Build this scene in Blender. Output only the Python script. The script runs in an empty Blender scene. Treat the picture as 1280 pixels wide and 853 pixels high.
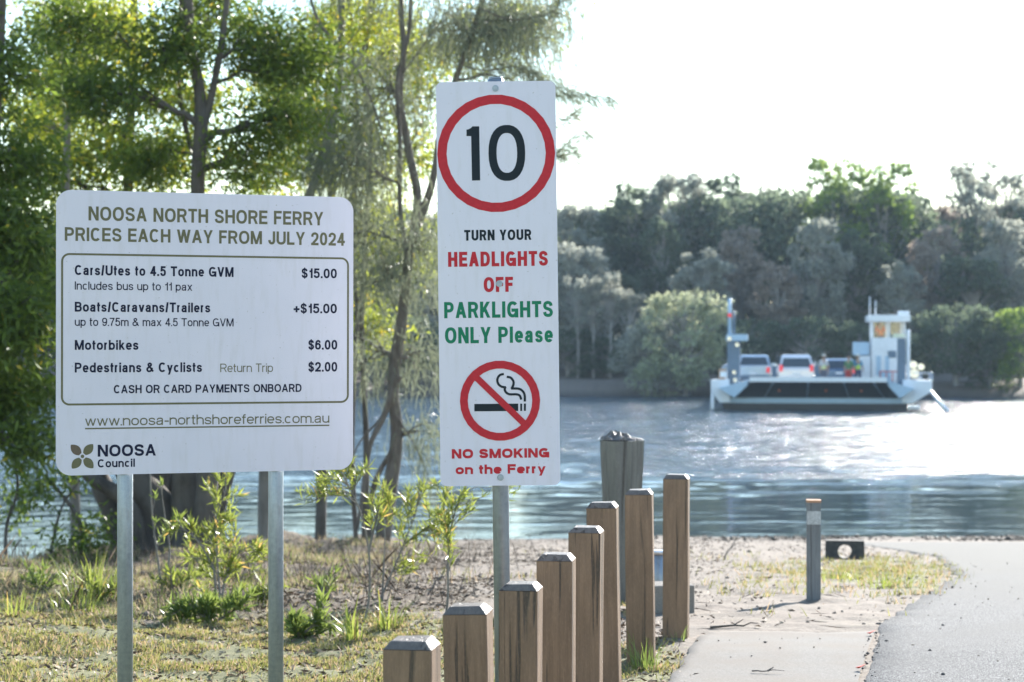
import bpy, bmesh, math, random
import numpy as np
from mathutils import Vector, Matrix
R = math.radians
SC = bpy.context.scene
COL = SC.collection
random.seed(7)

# ------------------------------------------------------------------ camera, sky, sun, exposure
EYE = 1.65
FPX = 2489.0                                   # focal length in photo pixels (70 mm lens)
cam_d = bpy.data.cameras.new('camera')
cam = bpy.data.objects.new('camera', cam_d); COL.objects.link(cam)
cam.location = (0, 0, EYE); cam.rotation_euler = (R(90), 0, 0)
cam_d.lens = 70; cam_d.sensor_width = 36; cam_d.clip_start = .1; cam_d.clip_end = 3000
cam_d.dof.use_dof = True; cam_d.dof.focus_distance = 7.7; cam_d.dof.aperture_fstop = 4.6
SC.camera = cam

SUN_EL, SUN_AZ = 24.0, 27.0                    # azimuth clockwise from +Y
world = bpy.data.worlds.new('World'); SC.world = world; world.use_nodes = True
wt = world.node_tree; bg = wt.nodes['Background']
sky = wt.nodes.new('ShaderNodeTexSky'); sky.sky_type = 'NISHITA'; sky.sun_disc = False
sky.sun_elevation = R(SUN_EL); sky.sun_rotation = R(SUN_AZ)
sky.air_density = 1.25; sky.dust_density = .08; sky.ozone_density = 2.2
wt.links.new(sky.outputs[0], bg.inputs[0]); bg.inputs[1].default_value = 0.12
sun_d = bpy.data.lights.new('sun', 'SUN'); sun_d.energy = 5.0; sun_d.angle = R(.5); sun_d.color = (1, .95, .88)
sun = bpy.data.objects.new('sun', sun_d); COL.objects.link(sun)
sdir = Vector((math.sin(R(SUN_AZ))*math.cos(R(SUN_EL)), math.cos(R(SUN_AZ))*math.cos(R(SUN_EL)), math.sin(R(SUN_EL))))
sun.rotation_euler = sdir.to_track_quat('Z', 'Y').to_euler()
SC.view_settings.view_transform = 'Standard'; SC.view_settings.look = 'None'
SC.view_settings.exposure = 1.5; SC.view_settings.gamma = 1
SC.cycles.use_denoising = True
SC.cycles.max_bounces = 8; SC.cycles.transparent_max_bounces = 12; SC.cycles.caustics_reflective = False
SC.cycles.sample_clamp_indirect = 6

# ------------------------------------------------------------------ helpers
def at(px, py, d):                             # the point d metres in front of the camera seen at a photo pixel
    return Vector(((px-640)/FPX*d, d, EYE-(py-426.5)/FPX*d))

def smooth(a, b, x):
    t = np.clip((x-a)/(b-a), 0, 1); return t*t*(3-2*t)

def mesh_np(name, verts, faces_list, uv=None, smooth_shade=False):
    """verts Nx3, faces_list: list of arrays MxK"""
    me = bpy.data.meshes.new(name)
    verts = np.asarray(verts, dtype=np.float32)
    me.vertices.add(len(verts)); me.vertices.foreach_set('co', verts.ravel())
    loops = np.concatenate([f.ravel() for f in faces_list]).astype(np.int32)
    sizes = np.concatenate([np.full(len(f), f.shape[1]) for f in faces_list]).astype(np.int32)
    starts = np.concatenate([[0], np.cumsum(sizes)[:-1]]).astype(np.int32)
    me.loops.add(len(loops)); me.loops.foreach_set('vertex_index', loops)
    me.polygons.add(len(sizes)); me.polygons.foreach_set('loop_start', starts); me.polygons.foreach_set('loop_total', sizes)
    if smooth_shade: me.polygons.foreach_set('use_smooth', np.ones(len(sizes), dtype=bool))
    me.update(calc_edges=True)
    return me

def link(name, me, mat=None, parent=None, loc=None, rot=None):
    o = bpy.data.objects.new(name, me); COL.objects.link(o)
    if mat is not None and me is not None:
        me.materials.clear(); me.materials.append(mat)
    if parent is not None: o.parent = parent
    if loc is not None: o.location = loc
    if rot is not None: o.rotation_euler = rot
    return o

def thing(name, label, cat, loc=(0, 0, 0), rotz=0, group=None):
    o = bpy.data.objects.new(name, None); COL.objects.link(o); o.empty_display_size = .2
    o.location = loc; o.rotation_euler = (0, 0, rotz)
    tag(o, label, cat, group); return o

def tag(o, label, cat, group=None):
    o['label'] = label; o['category'] = cat
    if group: o['group'] = group
    return o

def copy_tree(o, parent=None):
    c = o.copy(); COL.objects.link(c); c.parent = parent
    for ch in list(o.children): copy_tree(ch, c)
    return c

class MB:
    """collects solids into one bmesh"""
    def __init__(s): s.bm = bmesh.new()
    def box(s, x0, x1, y0, y1, z0, z1, rz=0, bevel=0):
        vs = [s.bm.verts.new((x, y, z)) for z in (z0, z1) for y in (y0, y1) for x in (x0, x1)]
        fs = [s.bm.faces.new([vs[i] for i in f]) for f in ((0,2,3,1),(4,5,7,6),(0,1,5,4),(2,6,7,3),(0,4,6,2),(1,3,7,5))]
        if bevel:
            es = list({e for f in fs for e in f.edges})
            bmesh.ops.bevel(s.bm, geom=es, offset=bevel, segments=2, affect='EDGES', profile=.6)
        return s
    def prism(s, pts, a, b, axis='y'):           # polygon pts (2-D) extruded from a to b
        def mk(p, q):
            if axis == 'y': return (p[0], q, p[1])
            if axis == 'x': return (q, p[0], p[1])
            return (p[0], p[1], q)
        v0 = [s.bm.verts.new(mk(p, a)) for p in pts]; v1 = [s.bm.verts.new(mk(p, b)) for p in pts]
        n = len(pts)
        s.bm.faces.new(v0); s.bm.faces.new(v1[::-1])
        for i in range(n): s.bm.faces.new([v0[i], v1[i], v1[(i+1) % n], v0[(i+1) % n]])
        return s
    def tube(s, pts, rad, n=10, cap=True):
        pts = [Vector(p) for p in pts]
        if not hasattr(rad, '__len__'): rad = [rad]*len(pts)
        rings = []
        up = Vector((0, 0, 1))
        for i, p in enumerate(pts):
            d = (pts[min(i+1, len(pts)-1)]-pts[max(i-1, 0)])
            d = d.normalized() if d.length > 0 else Vector((0,0,1))
            a = d.cross(up if abs(d.dot(up)) < .95 else Vector((1, 0, 0))).normalized(); b = d.cross(a)
            rings.append([s.bm.verts.new(p+(a*math.cos(t)+b*math.sin(t))*rad[i]) for t in [2*math.pi*k/n for k in range(n)]])
        for i in range(len(rings)-1):
            for k in range(n):
                f = s.bm.faces.new([rings[i][k], rings[i][(k+1) % n], rings[i+1][(k+1) % n], rings[i+1][k]]); f.smooth = True
        if cap:
            s.bm.faces.new(rings[0][::-1]); s.bm.faces.new(rings[-1])
        return s
    def xf(s, M):
        bmesh.ops.transform(s.bm, matrix=M, verts=s.bm.verts); return s
    def build(s, name, mat, parent=None, loc=None, rot=None):
        bmesh.ops.recalc_face_normals(s.bm, faces=s.bm.faces)
        me = bpy.data.meshes.new(name); s.bm.to_mesh(me); s.bm.free()
        return link(name, me, mat, parent, loc, rot)

def tubes_np(polys, nseg=8):
    """many polylines [(pts Nx3, radii N)] into one vertex/face set"""
    V, F, off = [], [], 0
    ang = np.linspace(0, 2*np.pi, nseg, endpoint=False)
    for pts, rad in polys:
        pts = np.asarray(pts, float); rad = np.asarray(rad, float); n = len(pts)
        d = np.gradient(pts, axis=0); d /= (np.linalg.norm(d, axis=1, keepdims=True)+1e-9)
        ref = np.where(np.abs(d[:, 2:3]) < .9, np.array([[0, 0, 1.]]), np.array([[1., 0, 0]]))
        ref = np.repeat(ref[:1], n, 0) if np.all(np.abs(d[:, 2]) > .5) is False else ref
        ref = np.where(np.abs(d[0, 2]) < .9, 1, 0)*np.array([[0, 0, 1.]]) + np.where(np.abs(d[0, 2]) < .9, 0, 1)*np.array([[1., 0, 0]])
        a = np.cross(d, ref); a /= (np.linalg.norm(a, axis=1, keepdims=True)+1e-9); b = np.cross(d, a)
        ring = pts[:, None, :] + rad[:, None, None]*(a[:, None, :]*np.cos(ang)[None, :, None]+b[:, None, :]*np.sin(ang)[None, :, None])
        V.append(ring.reshape(-1, 3))
        i, k = np.meshgrid(np.arange(n-1), np.arange(nseg), indexing='ij'); k2 = (k+1) % nseg
        F.append(np.stack([off+i*nseg+k, off+i*nseg+k2, off+(i+1)*nseg+k2, off+(i+1)*nseg+k], -1).reshape(-1, 4))
        off += n*nseg
    return np.concatenate(V), np.concatenate(F)

# ------------------------------------------------------------------ materials
class N:
    def __init__(s, name):
        s.m = bpy.data.materials.new(name); s.m.use_nodes = True; s.t = s.m.node_tree
        s.b = s.t.nodes['Principled BSDF']; s.out = s.t.nodes['Material Output']
    def n(s, typ, **kw):
        x = s.t.nodes.new(typ)
        for k, v in kw.items():
            if k.startswith('i_'):
                key = k[2:]; key = int(key) if key.isdigit() else key.replace('_', ' ')
                x.inputs[key].default_value = v
            else: setattr(x, k, v)
        return x
    def l(s, a, b): s.t.links.new(a, b)
    def pos(s, scale=(1, 1, 1), obj=False):
        tc = s.n('ShaderNodeTexCoord') if obj else s.n('ShaderNodeNewGeometry')
        mp = s.n('ShaderNodeMapping'); mp.inputs['Scale'].default_value = scale
        s.l(tc.outputs['Object' if obj else 'Position'], mp.inputs[0]); return mp.outputs[0]
    def noise(s, vec, scale, detail=4, rough=.6, dist=0):
        x = s.n('ShaderNodeTexNoise'); x.inputs['Scale'].default_value = scale; x.inputs['Detail'].default_value = detail
        x.inputs['Roughness'].default_value = rough; x.inputs['Distortion'].default_value = dist
        if vec is not None: s.l(vec, x.inputs['Vector'])
        return x.outputs['Fac']
    def ramp(s, fac, stops):
        x = s.n('ShaderNodeValToRGB'); e = x.color_ramp.elements
        while len(e) < len(stops): e.new(.5)
        for i, (p, c) in enumerate(stops):
            e[i].position = p; e[i].color = (c if len(c) == 4 else (*c, 1)) if hasattr(c, '__len__') else (c, c, c, 1)
        s.l(fac, x.inputs[0]); return x.outputs[0]
    def mix(s, fac, a, b, typ='MIX'):
        x = s.n('ShaderNodeMix', data_type='RGBA', blend_type=typ)
        for k, v in ((0, fac), (6, a), (7, b)):
            if isinstance(v, (int, float)): x.inputs[k].default_value = v
            elif isinstance(v, tuple): x.inputs[k].default_value = (*v, 1) if len(v) == 3 else v
            else: s.l(v, x.inputs[k])
        return x.outputs[2]
    def math(s, op, a, b=0):
        x = s.n('ShaderNodeMath', operation=op)
        for k, v in ((0, a), (1, b)):
            if isinstance(v, (int, float)): x.inputs[k].default_value = v
            else: s.l(v, x.inputs[k])
        return x.outputs[0]
    def bump(s, h, strength=.3, dist=.01, prev=None):
        x = s.n('ShaderNodeBump'); x.inputs['Strength'].default_value = strength; x.inputs['Distance'].default_value = dist
        s.l(h, x.inputs['Height'])
        if prev is not None: s.l(prev, x.inputs['Normal'])
        s.l(x.outputs[0], s.b.inputs['Normal']); return x.outputs[0]
    def col(s, c):
        if isinstance(c, tuple): s.b.inputs['Base Color'].default_value = (*c, 1)
        else: s.l(c, s.b.inputs['Base Color'])
    def set(s, **kw):
        for k, v in kw.items(): s.b.inputs[k.replace('_', ' ')].default_value = v
        return s

def simple(name, c, rough=.6, metal=0, var=.12, scale=12, bump=0, spec=.5):
    x = N(name); v = x.noise(x.pos(obj=True), scale, 5)
    lo = tuple(k*(1-var) for k in c); hi = tuple(min(1, k*(1+var)) for k in c)
    x.col(x.ramp(v, [(.3, lo), (.7, hi)])); x.set(Roughness=rough, Metallic=metal); x.b.inputs['Specular IOR Level'].default_value = spec
    if bump: x.bump(v, .4, bump)
    return x.m

def emission(name, c, strength):
    x = N(name); x.col(c); x.b.inputs['Emission Color'].default_value = (*c, 1); x.b.inputs['Emission Strength'].default_value = strength
    return x.m

def leaf_mat(name, dark, light, trans=.45, rough=.45, accent=None, acc=.03):
    x = N(name)
    g = x.n('ShaderNodeNewGeometry')
    rnd = g.outputs['Random Per Island']
    c = x.ramp(rnd, [(0, dark), (1, light)])
    big = x.noise(x.pos(), .9, 2)
    c = x.mix(x.ramp(big, [(.35, 0.0), (.65, .55)]), c, light)
    if accent:
        r2 = x.math('FRACT', x.math('MULTIPLY', rnd, 37.7))
        c = x.mix(x.math('LESS_THAN', r2, acc), c, accent)
    x.col(c); x.set(Roughness=rough); x.b.inputs['Specular IOR Level'].default_value = .45
    tr = x.n('ShaderNodeBsdfTranslucent')
    hs = x.n('ShaderNodeHueSaturation'); hs.inputs['Value'].default_value = 1.5; hs.inputs['Hue'].default_value = .485
    x.l(c, hs.inputs['Color']); x.l(hs.outputs[0], tr.inputs[0])
    ms = x.n('ShaderNodeMixShader'); ms.inputs[0].default_value = trans
    x.l(x.b.outputs[0], ms.inputs[1]); x.l(tr.outputs[0], ms.inputs[2]); x.l(ms.outputs[0], x.out.inputs[0])
    return x.m

def bark_mat(name, a, b, scale=9, bump=.02):
    x = N(name); p = x.pos((1, 1, .25))
    v = x.noise(p, scale, 6, .7); w = x.noise(x.pos(), 2.5, 3)
    c = x.mix(x.ramp(w, [(.4, 0.), (.6, .6)]), x.ramp(v, [(.3, a), (.7, b)]), tuple(k*.7+.05 for k in b))
    x.col(c); x.set(Roughness=.9); x.bump(v, .8, bump); return x.m

M = {}
M['bark'] = bark_mat('dark_bark', (.035, .028, .022), (.13, .11, .09))
M['bark_grey'] = bark_mat('grey_bark', (.09, .08, .07), (.28, .26, .23))
M['bark_oak'] = bark_mat('flaky_brown_bark', (.045, .036, .028), (.21, .18, .15), 16, .035)
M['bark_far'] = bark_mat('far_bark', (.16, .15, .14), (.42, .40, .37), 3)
M['leaf_dark'] = leaf_mat('broad_leaf_green', (.035, .065, .016), (.15, .23, .03), .55, accent=(.45, .38, .04), acc=.015)
M['leaf_yel'] = leaf_mat('yellow_green_leaf', (.09, .14, .018), (.32, .38, .04), .6, accent=(.5, .42, .03), acc=.05)
M['leaf_cas'] = leaf_mat('grey_green_needles', (.06, .08, .052), (.21, .235, .155), .38)
M['leaf_sap'] = leaf_mat('sapling_leaf', (.065, .11, .022), (.25, .30, .06), .5, .35, accent=(.50, .36, .10), acc=.05)
M['leaf_low'] = leaf_mat('low_weed_leaf', (.06, .10, .025), (.20, .27, .06), .45, .3)
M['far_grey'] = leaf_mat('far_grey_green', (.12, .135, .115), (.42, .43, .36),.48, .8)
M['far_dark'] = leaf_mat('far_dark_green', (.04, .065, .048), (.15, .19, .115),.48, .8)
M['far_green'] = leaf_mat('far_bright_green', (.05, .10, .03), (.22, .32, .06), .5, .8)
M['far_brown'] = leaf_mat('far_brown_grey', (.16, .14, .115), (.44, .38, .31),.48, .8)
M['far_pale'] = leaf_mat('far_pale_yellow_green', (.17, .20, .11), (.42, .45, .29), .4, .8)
M['white_boat'] = simple('white_boat_paint', (.82, .85, .88), .35)
M['blue_boat'] = simple('pale_blue_boat_paint', (.42, .58, .72), .4)
M['slate_boat'] = simple('slate_blue_paint', (.12, .18, .25), .45)
M['dark_boat'] = simple('dark_ramp_steel', (.022, .034, .05), .5)
M['hull_black'] = simple('black_hull', (.015, .018, .022), .5)
M['glass_dark'] = simple('tinted_glass', (.03, .045, .06), .06, 0, .05, spec=.8)
M['red_lens'] = emission('red_lamp_lens', (.75, .04, .05), .22)
M['rubber'] = simple('tyre_rubber', (.02, .02, .02), .8)
M['steel'] = simple('bright_steel', (.75, .76, .78), .2, 1)
M['skin'] = simple('skin', (.42, .26, .18), .5)
M['hair'] = simple('hair', (.05, .035, .025), .6)

def galv():
    x = N('galvanised_steel'); p = x.pos((1, 1, .12), True)
    v = x.noise(p, 30, 5, .65); w = x.noise(x.pos(obj=True), 60, 4, .7); q = x.noise(x.pos((1, 1, .4), True), 9, 3)
    c = x.mix(x.ramp(w, [(.35, 0.), (.7, .5)]), x.ramp(v, [(.3, (.19, .23, .27)), (.7, (.33, .38, .43))]), (.42, .46, .5))
    c = x.mix(x.ramp(q, [(.6, 0.), (.68, .5)]), c, (.22, .21, .19))
    x.col(c); x.set(Metallic=.6); x.l(x.ramp(w, [(.3, .32), (.7, .55)]), x.b.inputs['Roughness']); x.bump(w, .15, .002)
    return x.m
M['galv'] = galv()

def wood(name, a, b, crack=(.05, .035, .025), sc=1.0):
    x = N(name); oi = x.n('ShaderNodeObjectInfo')
    tc = x.n('ShaderNodeTexCoord'); add = x.n('ShaderNodeVectorMath', operation='ADD'); x.l(tc.outputs['Object'], add.inputs[0])
    sh = x.n('ShaderNodeVectorMath', operation='SCALE'); x.l(oi.outputs['Random'], sh.inputs['Scale']); sh.inputs[0].default_value = (7, 5, 9)
    x.l(sh.outputs[0], add.inputs[1])
    def mp(s):
        m = x.n('ShaderNodeMapping'); m.inputs['Scale'].default_value = s; x.l(add.outputs[0], m.inputs[0]); return m.outputs[0]
    g = x.noise(mp((1, 1, .06)), 55*sc, 6, .7, .4); cr = x.noise(mp((1, 1, .035)), 28*sc, 3, .55, .6)
    big = x.noise(mp((1, 1, .3)), 6*sc, 3); fine = x.noise(mp((1, 1, .25)), 240, 3)
    c = x.ramp(g, [(.25, a), (.5, tuple((p+q)/2 for p, q in zip(a, b))), (.75, b)])
    c = x.mix(x.ramp(big, [(.35, 0.), (.7, .55)]), c, tuple(k*.62 for k in a))
    ck = x.ramp(cr, [(.36, 1.), (.41, 0.)])
    c = x.mix(x.math('MULTIPLY', ck, .85), c, crack)
    c = x.mix(x.ramp(fine, [(.5, 0.), (.8, .25)]), c, tuple(min(1, k*1.7) for k in b))
    x.col(c); x.set(Roughness=.5); x.b.inputs['Specular IOR Level'].default_value = .6; h = x.math('SUBTRACT', g, ck)
    x.bump(h, .7, .004); return x.m
M['bollard'] = wood('brown_weathered_timber', (.125, .072, .040), (.26, .162, .098), (.02, .014, .01))
M['bollard_cap'] = wood('weathered_end_grain', (.085, .072, .062), (.21, .175, .145))
M['pile'] = wood('grey_green_old_timber', (.06, .063, .058), (.23, .225, .205), (.035, .03, .028), .35)
M['post_grey'] = wood('dark_grey_timber', (.10, .11, .115), (.22, .23, .235), (.05, .05, .05))
M['post_top'] = simple('rusty_orange_top', (.45, .24, .13), .8, bump=.003, scale=60)

def sign_white():
    x = N('white_sign_sheeting'); v = x.noise(x.pos(obj=True), 3, 4); f = x.noise(x.pos(obj=True), 160, 3)
    c = x.ramp(v, [(.3, (.635, .62, .705)), (.7, (.685, .66, .74))])
    st = x.noise(x.pos((6, 1, .6), True), 5, 4)
    c = x.mix(x.ramp(st, [(.5, 0.), (.75, .5)]), c, (.56, .54, .57))
    sp = x.noise(x.pos(obj=True), 75, 2); c = x.mix(x.ramp(sp, [(.70, 0.), (.74, .6)]), c, (.3, .28, .25))
    x.col(c); x.set(Roughness=.38); x.bump(f, .08, .001)
    x.b.inputs['Coat Weight'].default_value = .25; x.b.inputs['Coat Roughness'].default_value = .15
    return x.m
M['sign'] = sign_white()
def ink(name, c):
    x = N(name); f = x.noise(x.pos(obj=True), 60, 4); x.col(x.ramp(f, [(.3, tuple(k*.9 for k in c)), (.7, tuple(k*1.1 for k in c))])); x.set(Roughness=.45); x.b.inputs['Specular IOR Level'].default_value = .15; return x.m
M['ink_navy'] = ink('navy_print', (.012, .016, .042))
M['ink_olive'] = ink('olive_print', (.15, .142, .082))
M['ink_brown'] = ink('brown_olive_print', (.15, .115, .085))
M['ink_black'] = ink('black_print', (.012, .020, .028))
M['ink_red'] = ink('red_print', (.50, .028, .04))
M['ink_green'] = ink('green_print', (.015, .19, .10))
M['alu'] = simple('aluminium_back', (.6, .6, .62), .4, 1)

# ------------------------------------------------------------------ ground height
WATER = -1.95
rs = np.random.RandomState(3)
_oct = []
for lam, amp, n in ((5.0, .05, 7), (1.8, .022, 9), (.7, .011, 12), (.28, .005, 14)):
    for _ in range(n):
        th = rs.uniform(0, 2*np.pi); k = 2*np.pi/(lam*rs.uniform(.7, 1.4))
        _oct.append((k*np.cos(th), k*np.sin(th), rs.uniform(0, 6.28), amp/np.sqrt(n)*1.4, lam > 1))
def bumps(x, y):
    r = 0
    big = .10+.90*smooth(-.5, -2.5, x); fine = .55+.45*smooth(-.5, -2.5, x)
    for kx, ky, ph, a, lo in _oct: r = r + a*np.sin(kx*x+ky*y+ph)*(big if lo else fine)
    return r
ROAD_L = np.array([(1.15, 5.0), (1.5, 8), (1.68, 9.6), (2.2, 11.9), (2.97, 14.5), (3.85, 17.3), (4.75, 22.5), (5.0, 29), (5.0, 36), (5.0, 60)])
def road_left(y): return np.interp(y, ROAD_L[:, 1], ROAD_L[:, 0])
PATH_L = np.array([(.35, 6.0), (.73, 9.6), (1.0, 11.0), (1.22, 12.0)])
def path_left(y): return np.interp(y, PATH_L[:, 1], PATH_L[:, 0])
def flat_mask(x, y):                             # 1 where a pavement lies
    a = smooth(-.05, .25, x-road_left(y))*smooth(0, 3, 34-y)
    b = smooth(-.1, .15, x-path_left(y))*smooth(0, .3, 11.6-y)
    return np.maximum(a, b)
def gbase(x, y):
    t = smooth(-6, -1, x)
    yc = 22+12.3*t; zc = -.8-.97*t; dd = 4-1.2*t
    u = np.clip((y-10.5)/(yc-10.5), 0, 1)
    z = zc*u**(1.1+.08*t)
    z = z + np.where(y > yc, -(.9+1.15*(1-t))*smooth(0, 1, (y-yc)/dd), 0) - np.clip((y-yc-dd)*.12, 0, .9)
    far = 127 + 2.0*np.sin(x*.05+1)+1.2*np.sin(x*.13)
    zf = np.interp(y-far, [-8, 0, 5, 12, 25, 60, 120], [-3.2, WATER, -1.05, -.7, .3, 3.0, 6.0])
    return np.where(y > 90, np.maximum(np.where(y > 118, zf, -3.3), -3.3), z)
def gz(x, y):
    z = gbase(x, y)
    m = 1-flat_mask(x, y)*1.0
    near = np.where(y < 60, 1., 2.5)
    left = 1+.7*smooth(0, -3, x)*smooth(12, 15, y)
    berm = .04*np.exp(-((y-34.3)/.9)**2)*smooth(1, 3, x)*smooth(60, 50, y)
    return z + bumps(x, y)*m*near*left + berm*m

def G(x, y): return float(gz(np.array(float(x)), np.array(float(y))))
def on_ground(px, py, d0=8, d1=60):              # where the view ray through a pixel meets the ground
    for i in range(2400):
        d = d0+(d1-d0)*i/2400
        p = at(px, py, d)
        if p.z <= G(p.x, p.y): return p
    return at(px, py, d1)

# zones as smooth float attributes (where grass, litter and sand lie)
def fbm(x, y, seed, lam):
    r = np.random.RandomState(seed); v = 0
    for o in range(4):
        for _ in range(6):
            th = r.uniform(0, 6.28); k = 2*np.pi/(lam*r.uniform(.6, 1.5)*.5**o)
            v = v+np.sin(k*np.cos(th)*x+k*np.sin(th)*y+r.uniform(0, 6.28))*.6**o
    return v/4.5
def zone_grass(x, y):
    a = smooth(.5, -.4, x)*smooth(13.4, 12.0, y+.6*fbm(x, y, 5, 2.5))
    b = smooth(-2.0, -3.0, x)*smooth(17, 13, y+.9*fbm(x, y, 6, 2.))*.7
    c = smooth(1.0, -.3, np.sqrt(((x-(3.2+(y-18)*.16))/1.25)**2+((y-18.3)/4.6)**2)+.4*fbm(x, y, 8, 1.2)-.25)
    d = smooth(.55, .0, np.abs(x-.7)*1.2)*smooth(11.6, 10.6, y)*.8
    e = smooth(.2, .6, fbm(x, y, 9, 3.5))*smooth(26, 18, y)*.35
    return np.clip(np.maximum.reduce([a, b, c, d, e]), 0, 1)
def zone_litter(x, y):
    return np.clip(smooth(.6, -1.2, x+.8*fbm(x, y, 11, 3))*smooth(11.8, 13.2, y), 0, 1)

def build_ground():
    xs = np.unique(np.concatenate([np.linspace(-420, -60, 13), np.linspace(-60, -9, 52), np.arange(-9, 10, .065), np.linspace(10, 60, 50), np.linspace(60, 420, 13)]))
    ys = np.unique(np.concatenate([np.linspace(-150, 4, 12), np.arange(4, 9, .25), np.arange(9, 22, .065), np.arange(22, 40, .12), np.linspace(40, 118, 20), np.arange(118, 160, 1.2), np.linspace(160, 700, 28)]))
    X, Y = np.meshgrid(xs, ys)
    Z = gz(X, Y)
    far = np.maximum(np.abs(X)-60, 0)
    Z = np.where(Y < 60, Z, Z)
    V = np.stack([X, Y, Z], -1).reshape(-1, 3); nx, ny = len(xs), len(ys)
    i, j = np.meshgrid(np.arange(ny-1), np.arange(nx-1), indexing='ij')
    F = np.stack([i*nx+j, i*nx+j+1, (i+1)*nx+j+1, (i+1)*nx+j], -1).reshape(-1, 4)
    me = mesh_np('ground', V, [F], smooth_shade=True)
    for nm, fn in (('grass', zone_grass), ('litter', zone_litter)):
        a = me.attributes.new(nm, 'FLOAT', 'POINT'); a.data.foreach_set('value', fn(X, Y).astype(np.float32).ravel())
    x = N('ground_sand_and_litter')
    ag = x.n('ShaderNodeAttribute', attribute_name='grass'); al = x.n('ShaderNodeAttribute', attribute_name='litter')
    p = x.pos()
    n1 = x.noise(p, 1.6, 6, .65); n2 = x.noise(p, 14, 6, .7); n3 = x.noise(p, 90, 4, .7); n4 = x.noise(p, 5, 5, .6, .5)
    sand = x.ramp(n2, [(.25, (.095, .073, .053)), (.5, (.195, .157, .121)), (.75, (.29, .245, .20))])
    sand = x.mix(x.ramp(n1, [(.48, 0.), (.62, .6)]), sand, (.22, .17, .13))
    sand = x.mix(x.ramp(n3, [(.58, 0.), (.68, .55)]), sand, (.13, .10, .08))
    lit = x.ramp(n3, [(.3, (.035, .024, .015)), (.55, (.115, .078, .048)), (.75, (.235, .175, .115))])
    lit = x.mix(x.ramp(n4, [(.45, 0.), (.6, .5)]), lit, (.10, .085, .05))
    gr = x.ramp(n2, [(.3, (.10, .11, .035)), (.7, (.22, .21, .08))])
    c = x.mix(x.ramp(x.math('ADD', al.outputs['Fac'], x.math('MULTIPLY', x.math('SUBTRACT', n4, .5), 1.2)), [(.35, 0.), (.6, 1.)]), sand, lit)
    c = x.mix(x.ramp(x.math('ADD', ag.outputs['Fac'], x.math('MULTIPLY', x.math('SUBTRACT', n2, .5), 1.0)), [(.4, 0.), (.65, .85)]), c, gr)
    # wet mud near and below the water line
    sx = x.n('ShaderNodeSeparateXYZ'); x.l(x.n('ShaderNodeNewGeometry').outputs['Position'], sx.inputs[0])
    wet = x.ramp(x.math('ADD', x.math('MULTIPLY', x.math('SUBTRACT', sx.outputs[2], WATER), 1.1), x.math('MULTIPLY', n4, .4)), [(.15, 1.), (.65, 0.)])
    c = x.mix(wet, c, (.07, .055, .042))
    x.col(c); x.set(Roughness=.9); b = x.bump(n2, .6, .03); x.bump(n3, .5, .008, b)
    o = link('ground', me, x.m); o['kind'] = 'structure'
build_ground()

# ------------------------------------------------------------------ road, path, water
def strip_sheet(name, left, right, y0, y1, dy, nx, lift, mat, jag=0, seed=0):
    ys = np.arange(y0, y1, dy); r = np.random.RandomState(seed)
    ja = np.convolve(r.uniform(-1, 1, len(ys)+8), np.ones(3)/3, 'same')[:len(ys)]*jag
    u = np.concatenate([[0, .0025 if nx > 30 else .02], np.linspace(.02 if nx > 30 else .08, 1, nx-2)])
    L = left(ys)+ja; RR = right(ys)
    X = L[:, None]+(RR-L)[:, None]*u[None]; Y = np.repeat(ys[:, None], nx, 1)
    Z = gz(X, Y)+np.where(Y < 13.5, lift, .006)
    Z[:, 0] -= lift+.03
    if name == 'concrete_path': Z[-1] -= lift+.02
    V = np.stack([X, Y, Z], -1).reshape(-1, 3); ny = len(ys)
    i, j = np.meshgrid(np.arange(ny-1), np.arange(nx-1), indexing='ij')
    F = np.stack([i*nx+j, i*nx+j+1, (i+1)*nx+j+1, (i+1)*nx+j], -1).reshape(-1, 4)
    o = link(name, mesh_np(name, V, [F], smooth_shade=True), mat); o['kind'] = 'structure'; return o

def asphalt():
    x = N('old_pale_asphalt'); p = x.pos()
    a = x.noise(p, 160, 3, .7); b = x.noise(p, 1.1, 5); c0 = x.noise(p, 45, 4); cr = x.n('ShaderNodeTexVoronoi', feature='DISTANCE_TO_EDGE'); cr.inputs['Scale'].default_value = .5
    x.l(x.pos((1, .6, 1)), cr.inputs[0])
    c = x.ramp(a, [(.36, (.03, .03, .029)), (.5, (.165, .16, .152)), (.62, (.39, .38, .362))])
    c = x.mix(x.ramp(b, [(.4, 0.), (.65, .5)]), c, (.17, .163, .152))
    # sand dusted over the edge by the river bank
    sx = x.n('ShaderNodeSeparateXYZ'); x.l(x.n('ShaderNodeNewGeometry').outputs['Position'], sx.inputs[0])
    dust = x.math('ADD', x.math('MULTIPLY', sx.outputs[1], .07), x.math('MULTIPLY', b, .9))
    c = x.mix(x.ramp(dust, [(1.35, 0.), (1.0, 0.)]) if False else x.ramp(x.math('MULTIPLY', dust, .4), [(.52, 0.), (.75, .75)]), c, (.20, .19, .17))
    x.col(c); x.set(Roughness=.95); x.b.inputs['Specular IOR Level'].default_value = .15; h = x.bump(a, .9, .004); x.bump(c0, .3, .006, h); return x.m
def concrete():
    x = N('sandy_concrete'); p = x.pos()
    a = x.noise(p, 120, 4, .7); b = x.noise(p, 1.7, 6, .6)
    c = x.ramp(a, [(.3, (.17, .155, .135)), (.6, (.275, .255, .228)), (.75, (.34, .325, .30))])
    c = x.mix(x.ramp(b, [(.42, 0.), (.62, .6)]), c, (.23, .195, .16))
    x.col(c); x.set(Roughness=.95); x.b.inputs['Specular IOR Level'].default_value = .15; x.bump(a, .5, .003); return x.m
strip_sheet('asphalt_road', road_left, lambda y: np.full_like(y, 13.0), 3, 31.0, .07, 60, .016, asphalt(), .03, 2)
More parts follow.
